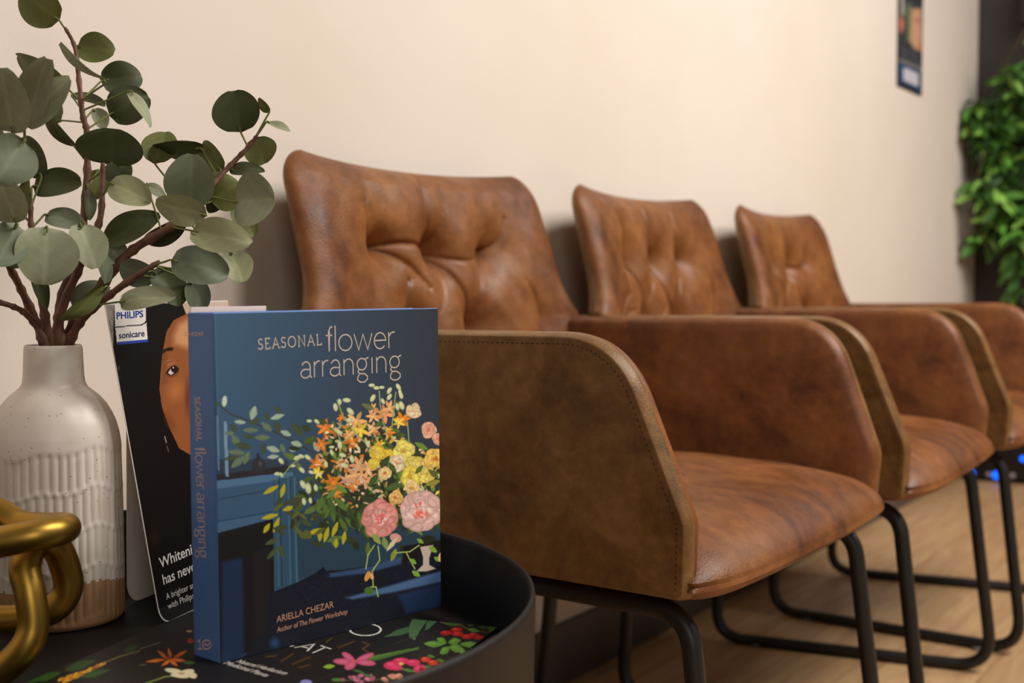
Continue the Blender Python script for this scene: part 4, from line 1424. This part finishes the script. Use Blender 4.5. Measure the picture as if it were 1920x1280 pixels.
under(font_text('small_lettering', 'with Philips', (315, 1142), (49, -21), (-2, -11.5), crd3d, ct_n, M_CARDTEXT, None, 0.0), front)

# ------------------------------------------------------------------ speckled vase
VC = at(104, 900, 1.128)
vx, vy = VC[0], VC[1]


def make_vase():
    m, N, L, b = new_mat('speckled_cream_glaze', srgb(214, 198, 182), 0.38, spec=0.5)
    v = obj_vec(N)
    vo = N.new('ShaderNodeTexVoronoi')
    vo.inputs['Scale'].default_value = 260
    L.new(v, vo.inputs['Vector'])
    r = ramp(N, L, vo.outputs['Distance'], [(0.10, (0, 0, 0)), (0.17, (1, 1, 1))])
    sel = N.new('ShaderNodeSeparateColor')
    L.new(vo.outputs['Color'], sel.inputs[0])
    gt = N.new('ShaderNodeMath')
    gt.operation = 'LESS_THAN'
    gt.inputs[1].default_value = 0.72
    L.new(sel.outputs[0], gt.inputs[0])
    mxm = N.new('ShaderNodeMath')
    mxm.operation = 'MAXIMUM'
    L.new(r.outputs[0], mxm.inputs[0])
    L.new(gt.outputs[0], mxm.inputs[1])
    n = add_noise(N, L, 25, 3, 0.5, v)
    r2 = ramp(N, L, n.outputs['Fac'], [(0.3, srgb(216, 200, 185)), (0.7, srgb(230, 218, 205))])
    mx = N.new('ShaderNodeMix')
    mx.data_type = 'RGBA'
    L.new(mxm.outputs[0], mx.inputs[0])
    mx.inputs[6].default_value = (*srgb(96, 72, 54), 1)
    L.new(r2.outputs[0], mx.inputs[7])
    L.new(mx.outputs[2], b.inputs['Base Color'])
    clay, N, L, b = new_mat('raw_clay', srgb(176, 132, 92), 0.7)
    n = add_noise(N, L, 30, 5, 0.6, obj_vec(N))
    r = ramp(N, L, n.outputs['Fac'], [(0.3, srgb(158, 114, 76)), (0.7, srgb(186, 144, 104))])
    L.new(r.outputs[0], b.inputs['Base Color'])
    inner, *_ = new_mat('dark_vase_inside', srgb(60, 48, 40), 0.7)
    k = 1.128 / 2400.0
    pr = [(0.0, 0.0), (50, 0.0), (55, 0.001), (57.0, 0.004), (57.5, 0.010), (57.8, 0.03), (57.8, 0.05), (57.5, 0.09), (57, 0.12), (56.6, 0.146), (55.9, 0.155), (54.6, 0.164), (52, 0.174), (48.6, 0.182), (44, 0.190), (38, 0.197),
          (32.5, 0.2015), (28.4, 0.205), (26.4, 0.209), (25.6, 0.215), (25.2, 0.225), (24.6, 0.238), (24.2, 0.2405), (23.4, 0.242), (22.2, 0.2415), (21.4, 0.2395), (21, 0.23), (22, 0.20), (40, 0.17), (45, 0.10), (40, 0.02), (0, 0.018)]
    # refine profile
    fine = []
    for (r0, z0), (r1, z1) in zip(pr[:-1], pr[1:]):
        m2 = max(1, int(abs(z1 - z0) / 0.002)) if z0 < 0.16 and r0 > 50 else 2
        for i in range(m2):
            fine.append((r0 + (r1 - r0) * i / m2, z0 + (z1 - z0) * i / m2))
    fine.append(pr[-1])
    seg = 384
    V = np.zeros((len(fine), seg, 3))
    rows = [0.152, 0.118, 0.084, 0.050, 0.006]      # tops of the bands of flutes
    nf = 46
    A = np.arange(seg) * 2 * math.pi / seg
    outer = True
    ztop = 0
    for j, (r, z) in enumerate(fine):
        rr = np.full(seg, r / 1000.0)
        if j > 0 and fine[j][1] < fine[j - 1][1] - 1e-6 and z > 0.2:
            outer = False
        if outer and 0.004 < z < 0.158 and r > 50:
            wav = 0.0035 * np.sin(A * 3 + 0.5) + 0.0025 * np.sin(A * 7)
            for q in range(4):
                zt, zb = rows[q] + wav, rows[q + 1] + wav
                ins = np.clip((zt - z) / 0.0025, 0, 1) * np.clip((z - zb) / 0.0025, 0, 1)
                wid = A * nf + q * math.pi + 0.5 * np.sin(A * 9 + q * 2)
                ridge = np.abs(np.sin(wid / 2)) ** 0.6
                rr = rr - ins * (0.0016 * (1 - ridge) + 0.0004)
        V[j, :, 0] = rr * np.cos(A)
        V[j, :, 1] = rr * np.sin(A)
        V[j, :, 2] = z
    Fc = grid_faces(seg, len(fine), 0, True)
    idx = []
    top_j = max(range(len(fine)), key=lambda q: fine[q][1])
    for j in range(len(fine) - 1):
        z = (fine[j][1] + fine[j + 1][1]) / 2
        for i in range(seg):
            a = A[i]
            lim = 0.036 + 0.004 * math.sin(a * 3 + 0.5) + 0.0018 * abs(math.sin(a * 23))
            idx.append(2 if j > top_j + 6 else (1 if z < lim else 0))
    root = empty('ceramic_vase', (vx, vy, ZT))
    tag(root, 'cream speckled ceramic vase with ribbed sides and bare clay foot', 'vase')
    o = mesh('body', V.reshape(-1, 3), Fc, [m, clay, inner], root, True, idx)
    bm = bmesh.new()
    bm.from_mesh(o.data)
    bmesh.ops.remove_doubles(bm, verts=bm.verts, dist=1e-6)
    bmesh.ops.recalc_face_normals(bm, faces=bm.faces)
    bm.to_mesh(o.data)
    bm.free()


make_vase()

# ------------------------------------------------------------------ eucalyptus branches in the vase
M_TWIG, N, L, b = new_mat('reddish_brown_twig', srgb(108, 70, 52), 0.6)
nn = add_noise(N, L, 60, 5, 0.6, obj_vec(N))
rr_ = ramp(N, L, nn.outputs['Fac'], [(0.3, srgb(82, 50, 38)), (0.7, srgb(132, 90, 68))])
L.new(rr_.outputs[0], b.inputs['Base Color'])
bump(N, L, b, nn.outputs['Fac'], 0.4, 0.002)
M_LEAF = print_mat('eucalyptus_leaf', 0.55, 0.3)
TONE = {'D': (70, 75, 44), 'M': (104, 109, 58), 'G': (142, 145, 114), 'P': (164, 165, 124), 'B': (112, 119, 96)}  # leaf colours differ; the darkest tone also carries painted shade of backlit leaves


def leaf_geo(base, tip, wid, roll, cup, tone, V, Fc, Cc, blunt=0.0):
    """one rounded leaf: base, tip in space, apparent width, roll about its axis"""
    base, tip = np.array(base), np.array(tip)
    ax = tip - base
    ln = np.linalg.norm(ax)
    ax /= ln
    view = (base + tip) / 2 - CAM
    view /= np.linalg.norm(view)
    side = np.cross(ax, view)
    side /= np.linalg.norm(side)
    nrm = np.cross(side, ax)
    c, s = math.cos(roll), math.sin(roll)
    side, nrm = side * c + nrm * s, nrm * c - side * s
    w = wid / max(0.35, abs(c)) / 2
    nu, nv = 13, 19
    b0 = len(V)
    col = lin(np.array(TONE[tone]) * RNG.uniform(0.92, 1.08))
    ph = RNG.uniform(0, 6)
    for j in range(nv):
        t = j / (nv - 1)
        # rounded outline, slightly pointed at the base
        prof = (math.sin(math.pi * min(1, t * 0.95 + 0.02) ** 0.88)) ** 0.54 if 0 < t < 1 else 0.02
        if t == 1:
            prof = 0.22
        for i in range(nu):
            u = -1 + 2 * i / (nu - 1)
            up = cup * ln * (0.9 * (t - 0.5) ** 2 * -1.0) + w * 0.22 * abs(u) ** 1.4 * prof + 0.03 * ln * math.sin(t * 5 + u * 2 + ph)
            V.append(base + ax * (ln * t) + side * (u * w * prof) - nrm * up)
            k = 1.0 + (0.22 if i == nu // 2 else 0.0) + 0.08 * (1 if (j + abs(i - nu // 2)) % 4 == 0 else 0) + 0.05 * math.sin(u * 9 + t * 14 + ph)
            Cc.append(col * k)
    Fc += grid_faces(nu, nv, b0)


def branch(label, path, radii, leaves, depth):
    """path: (x, y, depth) points; leaves: (base, tip, width, roll, tone, depth offset)"""
    P3 = [at(x, y, d) for x, y, d in path]
    root = empty('eucalyptus_branch', tuple(P3[0]))
    tag(root, label, 'eucalyptus branch', 'eucalyptus branches in the vase')
    loc = np.array(root.location)
    sm = catmull(P3, 7)
    n = len(sm)
    R = [radii[0] + (radii[1] - radii[0]) * i / (n - 1) for i in range(n)]
    R = [r * (1.34 if i % 4 == 0 else 1.05 + 0.08 * math.sin(i * 2.3)) for i, r in enumerate(R)]
    V, Fc = tube_data([p - loc for p in sm], R, 9)
    fix_normals(mesh('twig', V, Fc, M_TWIG, root))
    V, Fc, Cc = [], [], []
    spx = np.array([project(p) for p in sm])
    for (bx, by), (tx, ty), w, roll, tone, dd in leaves:
        k = int(np.argmin(np.hypot(spx[:, 0] - bx, spx[:, 1] - by)))
        dist = math.hypot(spx[k, 0] - bx, spx[k, 1] - by)
        dk = float((sm[k] - CAM) @ FW)
        d0 = dk + dd * min(1, dist / 40 + 0.3)
        bpt = at(bx, by, d0)
        tl = RNG.uniform(-0.35, 0.35) * math.hypot(tx - bx, ty - by) / F
        tpt = at(tx, ty, d0 + dd * 0.4 + tl)
        leaf_geo(bpt, tpt, w * d0 / F, roll, RNG.uniform(0.1, 0.5), tone, V, Fc, Cc)
        # petiole
        n0 = len(V)
        k2 = max(0, k - 3)
        mid = (sm[k2] + bpt) / 2 + (bpt - sm[k2]) * 0.1
        inside = bpt + (tpt - bpt) * 0.12
        tube_data(catmull([sm[k2], mid, bpt, inside], 4), 0.0009, 6, False, V, Fc)
        Cc += [lin((112, 118, 62))] * (len(V) - n0)
    V = [np.array(v) - loc for v in V]
    o = mesh('foliage', V, Fc, M_LEAF, root)
    set_ink(o.data, np.array(Cc))
    return root


D0 = 1.128
branch('tall eucalyptus branch climbing highest from the cream vase to the top of photo',
       [(110, 700, D0), (112, 640, D0), (112, 575, D0 + .005), (138, 490, D0 + .01), (155, 420, D0 + .02), (163, 330, D0 + .03), (163, 250, D0 + .03), (155, 215, D0 + .03), (148, 150, D0 + .03), (140, 88, D0 + .03), (122, 52, D0 + .03)], (0.0046, 0.0014),
       [((110, 37), (38, -14), 74, 0.3, 'M', 0.0), ((144, 86), (214, 97), 56, 0.4, 'M', 0.01), ((198, 155), (107, 87), 14, 1.1, 'G', -0.02), ((190, 152), (267, 143), 64, 0.2, 'D', 0.02), ((205, 215), (278, 178), 74, 0.3, 'D', 0.02),
        ((134, 178), (199, 194), 20, 0.9, 'D', 0.03), ((243, 170), (284, 236), 20, 1.0, 'G', 0.0), ((126, 166), (27, 106), 46, 0.7, 'M', 0.02), ((140, 275), (75, 212), 20, 0.9, 'D', 0.0), ((112, 225), (80, 180), 52, 0.4, 'M', 0.03), ((208, 310), (211, 241), 122, 0.3, 'D', -0.01),
        ((185, 318), (176, 375), 44, 0.5, 'M', 0.03), ((175, 205), (200, 240), 30, 0.6, 'G', 0.03), ((163, 345), (170, 412), 20, 0.9, 'D', -0.01)], D0)
branch('eucalyptus branch reaching far right from the cream vase, towards nearest armchair',
       [(118, 700, D0 + .012), (124, 640, D0 + .012), (150, 590, D0), (204, 518, D0 - .01), (250, 468, D0 - .015), (312, 430, D0 - .02), (360, 395, D0 - .01), (400, 345, D0), (432, 310, D0 + .01), (465, 276, D0 + .015), (482, 254, D0 + .015)], (0.0052, 0.0014),
       [((451, 247), (436, 169), 90, 0.2, 'D', 0.01), ((500, 228), (543, 246), 12, 1.2, 'G', 0.0), ((505, 210), (484, 184), 16, 0.9, 'M', 0.0), ((478, 258), (496, 308), 62, 0.3, 'M', 0.02), ((430, 318), (496, 318), 24, 0.9, 'D', 0.01), ((437, 378), (513, 372), 102, 0.3, 'G', -0.02),
        ((355, 390), (360, 289), 92, 0.25, 'B', -0.015), ((396, 378), (447, 342), 78, 0.4, 'M', 0.01), ((414, 319), (372, 270), 50, 0.5, 'M', 0.01), ((378, 279), (286, 281), 36, 0.8, 'D', 0.01), ((290, 306), (311, 246), 64, 0.3, 'M', 0.03), ((387, 404), (291, 380), 56, 0.4, 'P', -0.03),
        ((358, 432), (470, 456), 64, 0.35, 'P', -0.03), ((432, 470), (456, 527), 58, 0.3, 'P', -0.005), ((440, 380), (477, 442), 46, 0.4, 'M', 0.02), ((275, 345), (312, 372), 20, 0.7, 'G', 0.02), ((345, 418), (272, 458), 40, 0.5, 'D', 0.02), ((420, 330), (395, 400), 40, 0.4, 'D', 0.03)], D0)
branch('short eucalyptus branch leaning low to the right just above the display card',
       [(128, 700, D0 - .012), (132, 640, D0 - .012), (160, 592, D0 - .025), (215, 546, D0 - .035), (265, 511, D0 - .04), (300, 490, D0 - .04)], (0.0044, 0.0018),
       [((321, 487), (429, 512), 74, 0.3, 'B', -0.01), ((222, 566), (326, 553), 44, 0.6, 'G', -0.02), ((286, 508), (348, 566), 58, 0.5, 'D', 0.03), ((356, 528), (384, 580), 50, 0.4, 'B', 0.03), ((290, 520), (222, 500), 52, 0.4, 'B', 0.02), ((200, 536), (118, 603), 28, 0.8, 'M', -0.02), ((135, 576), (202, 532), 50, 0.5, 'B', 0.03),
        ((330, 505), (300, 555), 44, 0.5, 'M', 0.04)], D0)
branch('upright eucalyptus branch with dark leaves just right of the tall middle one',
       [(102, 700, D0 - .006), (102, 640, D0 - .006), (118, 575, D0 - .01), (150, 500, D0 - .012), (185, 420, D0 - .01), (192, 360, D0), (193, 305, D0)], (0.0046, 0.0018),
       [((205, 343), (282, 377), 58, 0.3, 'P', -0.02), ((192, 454), (297, 399), 52, 0.5, 'D', -0.01), ((150, 418), (181, 502), 66, 0.4, 'G', -0.03), ((198, 454), (231, 492), 46, 0.4, 'B', 0.0), ((208, 346), (238, 302), 48, 0.4, 'D', 0.02), ((178, 455), (204, 525), 30, 0.7, 'B', -0.02)], D0)
branch('eucalyptus branch with big grey-green leaves left of middle in the cream vase',
       [(95, 700, D0 - .014), (92, 640, D0 - .014), (80, 570, D0 - .03), (66, 490, D0 - .045), (58, 420, D0 - .05), (58, 375, D0 - .05)], (0.0044, 0.0016),
       [((88, 424), (84, 533), 116, 0.2, 'G', -0.03), ((60, 350), (150, 338), 54, 0.5, 'D', 0.01), ((84, 402), (156, 420), 42, 0.5, 'B', 0.01), ((78, 332), (40, 256), 52, 0.4, 'D', 0.01), ((60, 500), (90, 582), 26, 0.8, 'D', 0.0), ((45, 236), (128, 146), 56, 0.4, 'G', -0.04), ((46, 238), (84, 112), 60, 0.5, 'G', -0.05),
        ((42, 400), (50, 340), 30, 0.7, 'M', 0.0), ((50, 440), (18, 500), 60, 0.4, 'B', -0.02)], D0)
branch('eucalyptus branch leaning to the left edge of photo from the cream vase',
       [(86, 700, D0 + .004), (80, 640, D0 + .004), (62, 590, D0), (36, 535, D0 - .02), (10, 480, D0 - .05), (-14, 380, D0 - .07), (-20, 300, D0 - .07)], (0.0044, 0.0018),
       [((22, 252), (2, 128), 84, 0.3, 'G', -0.04), ((46, 262), (-6, 338), 92, 0.3, 'B', -0.04), ((30, 420), (-4, 330), 70, 0.4, 'G', -0.04), ((34, 420), (-6, 496), 70, 0.3, 'B', -0.03), ((-10, 300), (-40, 220), 70, 0.3, 'G', -0.03)], D0)
branch('thin bare eucalyptus twig curving low to the left from the cream vase',
       [(92, 700, D0 - .02), (84, 640, D0 - .02), (52, 592, D0 - .03), (20, 573, D0 - .04), (-30, 560, D0 - .05)], (0.0030, 0.0020),
       [((-20, 560), (-60, 520), 50, 0.3, 'G', 0.0)], D0)

# ------------------------------------------------------------------ brass chain ornament
M_BRASS, N, L, b = new_mat('brushed_gold_metal', srgb(184, 144, 64), 0.40, 1.0)
knot = empty('chain_link_ornament', (*at(0, 1262, 0.93)[:2], ZT))
tag(knot, 'gold metal chain link ornament in front of the cream vase', 'ornament')
kl = np.array(knot.location)
RB = 0.0112


def link_part(pts):
    P = catmull([at(x, y, d) - kl for x, y, d in pts], 10, True)
    V, Fc = tube_data(P, RB, 20, True)
    fix_normals(mesh('chain_link', V, Fc, M_BRASS, knot))


link_part([(-70, 1288, .925), (0, 1258, .925), (46, 1215, .925), (62, 1172, .928), (56, 1110, .930), (47, 1062, .935), (66, 1018, .948), (102, 1022, .962), (124, 1068, .972), (126, 1108, .975), (98, 1142, .975), (36, 1160, .975), (-40, 1164, .975), (-120, 1190, .965), (-150, 1250, .945)])
link_part([(-150, 1046, .905), (-60, 1030, .905), (0, 1016, .905), (70, 1003, .910), (112, 993, .925), (122, 988, .950), (90, 988, .975), (40, 984, .985), (0, 962, .990), (-60, 940, .990), (-150, 950, .98), (-200, 1000, .94)])

# ------------------------------------------------------------------ poster on the far wall
M_POSTER = print_mat('poster_print', 0.4, 0.4)
M_FRAME, *_ = new_mat('dark_poster_board', srgb(34, 36, 44), 0.5)
p0 = on_plane(1684, 161, (0, WY - 0.006, 0), np.array([0, 1.0, 0]))
p1 = on_plane(1728.5, 178, (0, WY - 0.006, 0), np.array([0, 1.0, 0]))
pw = p1[0] - p0[0]
pz = (p0[2] + p1[2]) / 2
bm = box_bm((p0[0], WY - 0.006, pz), (p1[0], WY - 0.0002, pz + 0.40), 0.001)
poster = bm_obj('wall_poster', bm, M_FRAME, None, False)
tag(poster, 'dark blue poster with faces hanging on the cream wall near the corner', 'poster')


def paint_poster(k):
    X, Y = k.X, k.Y
    dy = (X - 1684) * 0.42          # rows follow the wall's perspective

    def band(y0, y1, x0, x1, c, op=1.0):
        s = (Y - dy >= y0) & (Y - dy <= y1) & (X >= x0) & (X <= x1)
        k.C[s] = k.C[s] * (1 - op) + np.array(c) * op

    band(-200, 82, 1684, 1730, (58, 62, 60))
    band(-200, -8, 1684, 1730, (52, 50, 62))
    k.poly([(1688, -20), (1697, -20), (1697, 30), (1688, 30)], (176, 172, 166), 1, 3)
    k.ell(1690, 45, 7, 22, (206, 122, 106), 0, 1, 0.6)
    k.poly([(1697, 10), (1710, 0), (1709, 80), (1699, 80)], (104, 122, 88), 1, 4)
    k.poly([(1707, 14), (1730, 14), (1730, 100), (1712, 92), (1704, 78)], (206, 156, 126), 1, 4)
    k.ell(1720, 38, 8, 7, (150, 96, 84), 0, 0.6, 0.8)
    k.ell(1722, 60, 6, 10, (222, 170, 148), 0, 0.6, 0.8)
    k.poly([(1722, 80), (1730, 80), (1730, 100), (1724, 98)], (176, 96, 54), 1, 3)
    band(80, 108, 1680, 1732, (50, 52, 60))
    band(84, 87, 1688, 1724, (104, 104, 108), 0.7)
    band(92, 95, 1688, 1724, (104, 104, 108), 0.7)
    band(100, 104, 1688, 1724, (96, 96, 100), 0.7)
    band(108, 115, 1680, 1732, (124, 118, 114))
    band(115, 165, 1680, 1732, (48, 72, 112))
    band(152, 165, 1680, 1732, (36, 46, 66))
    band(122, 146, 1694, 1722, (206, 202, 210))


g = print_grid('poster_picture', (p0[0] + 0.002, WY - 0.0062, pz + 0.002), (pw - 0.004, 0, 0), (0, 0, 0.396), 90, 130, paint_poster, M_POSTER, None, (60, 62, 72), 1.0)
under(g, poster)

# ------------------------------------------------------------------ leafy hanging plant in the corner
M_VINE = print_mat('bright_green_leaf', 0.45, 0.4)
M_VINESTEM, *_ = new_mat('brown_vine_stem', srgb(70, 56, 36), 0.7)
M_POT, *_ = new_mat('black_wall_planter', srgb(30, 28, 28), 0.5)
vr = empty('hanging_vine', (4.80, 0.80, 1.62))
tag(vr, 'bright green leafy vine hanging against the charcoal wall in the corner', 'plant')
vl = np.array(vr.location)
V, Fc, Cc, SV, SF = [], [], [], [], []
rv = np.random.default_rng(21)
strands = []
for k in range(17):
    y0 = 1.045 - 0.032 * k + rv.uniform(-0.012, 0.012)
    zb = [1.16, 0.84, 1.08, 0.74, 0.86, 0.66, 0.70, 0.66, 0.78, 0.70, 0.84, 0.75, 0.9, 0.8, 0.95, 0.9, 0.9][k]
    zt = [1.34, 1.08, 1.42, 1.40, 1.46, 1.50, 1.52, 1.54, 1.56, 1.58, 1.60, 1.62, 1.62, 1.62, 1.62, 1.62, 1.62][k]
    x0 = 4.74 - rv.uniform(0.0, 0.14)
    pts = [(4.82, min(y0, 0.92), 1.64)]
    m = 9
    for i in range(m):
        t = i / (m - 1)
        pts.append((x0 - 0.03 * math.sin(t * 4 + k), y0 + 0.035 * math.sin(t * 6 + k * 1.7), zt + (zb - zt) * t))
    sp = catmull(pts, 5)
    tube_data([p - vl for p in sp], 0.0025, 6, False, SV, SF)
    for i in range(6, len(sp)):
        for q in range(2):
            a = rv.uniform(0, 6.28)
            dirv = np.array([math.cos(a) * 0.7 - 0.25, math.sin(a) * 0.8, rv.uniform(-0.9, 0.15)])
            dirv /= np.linalg.norm(dirv)
            ln = rv.uniform(0.055, 0.090)
            base = sp[i] + dirv * 0.012
            base[0] = min(base[0], 4.84)
            tip = base + dirv * ln
            tip[0] = min(tip[0], 4.85)
            tip[1] = min(tip[1], WY - 0.01)
            base[1] = min(base[1], WY - 0.015)
            ax = tip - base
            l2 = np.linalg.norm(ax)
            if l2 < 0.02:
                continue
            ax /= l2
            side = np.cross(ax, np.array([rv.uniform(-1, 1), rv.uniform(-1, 1), 0.6]))
            side /= np.linalg.norm(side)
            nr = np.cross(side, ax)
            b0 = len(V)
            col = lin(np.array([(74, 122, 46), (104, 164, 62), (52, 84, 36), (138, 184, 84), (58, 96, 40), (42, 66, 32)][rv.integers(6)]) * rv.uniform(0.85, 1.1))
            for jj in range(6):
                t = jj / 5
                w = 0.20 * ln * math.sin(math.pi * (t * 0.96 + 0.02)) ** 0.8
                for u in (-1, 0, 1):
                    V.append(base + ax * l2 * t + side * w * u + nr * (0.10 * ln * abs(u) - 0.25 * ln * t * t) - vl)
                    Cc.append(col * (1.25 if u == 0 else 1.0))
            Fc += grid_faces(3, 6, b0)
fo = mesh('foliage', V, Fc, M_VINE, vr)
set_ink(fo.data, np.array(Cc))
fix_normals(mesh('stem', SV, SF, M_VINESTEM, vr))
bm = box_bm((4.78, 0.28, 1.60), (4.86, 0.96, 1.74), 0.006)
bm.transform(Matrix.Translation(-Vector(vr.location)))
bm_obj('planter_box', bm, M_POT, vr)

# ------------------------------------------------------------------ dark device with blue lights on the floor at the end wall
M_DEV, *_ = new_mat('black_plastic', srgb(18, 17, 18), 0.4)
M_LED, N, L, b = new_mat('blue_led', srgb(10, 80, 230), 0.3)
b.inputs['Emission Color'].default_value = (0.0, 0.13, 1.0, 1)
b.inputs['Emission Strength'].default_value = 1.6
M_CLIP, *_ = new_mat('grey_plastic', srgb(150, 140, 142), 0.4)
dev = empty('electronic_unit', (4.70, 0.72, 0))
tag(dev, 'low black electronic unit with glowing blue lights on the floor by dark wall', 'device')
dx0 = 4.62
bm = box_bm((dx0 - 4.70, 0.40 - 0.72, 0.012), (4.89 - 4.70, 1.06 - 0.72, 0.30), 0.006)
bm_obj('housing', bm, M_DEV, dev)
for y in (0.46, 0.98):
    for x in (4.66, 4.85):
        bm = bmesh.new()
        bmesh.ops.create_cone(bm, cap_ends=True, segments=12, radius1=0.014, radius2=0.016, depth=0.014, matrix=Matrix.Translation((x - 4.70, y - 0.72, 0.007)))
        bm_obj('foot', bm, M_GLIDE, dev)
for (px, py, r, mt, nm) in [(1822, 887, 0.011, M_LED, 'blue_light'), (1868, 892, 0.014, M_LED, 'blue_light'), (1918, 860, 0.010, M_LED, 'blue_light'), (1853, 892, 0.009, M_CLIP, 'indicator'), (1898, 892, 0.010, M_CLIP, 'indicator')]:
    q = on_plane(px, py, (dx0, 0, 0), np.array([1.0, 0, 0]))
    bm = bmesh.new()
    bmesh.ops.create_uvsphere(bm, u_segments=14, v_segments=8, radius=r, matrix=Matrix.Translation((dx0 - 4.70, q[1] - 0.72, max(q[2], 0.026))) @ Matrix.Diagonal((0.5, 1, 1, 1)))
    bm_obj(nm, bm, mt, dev)
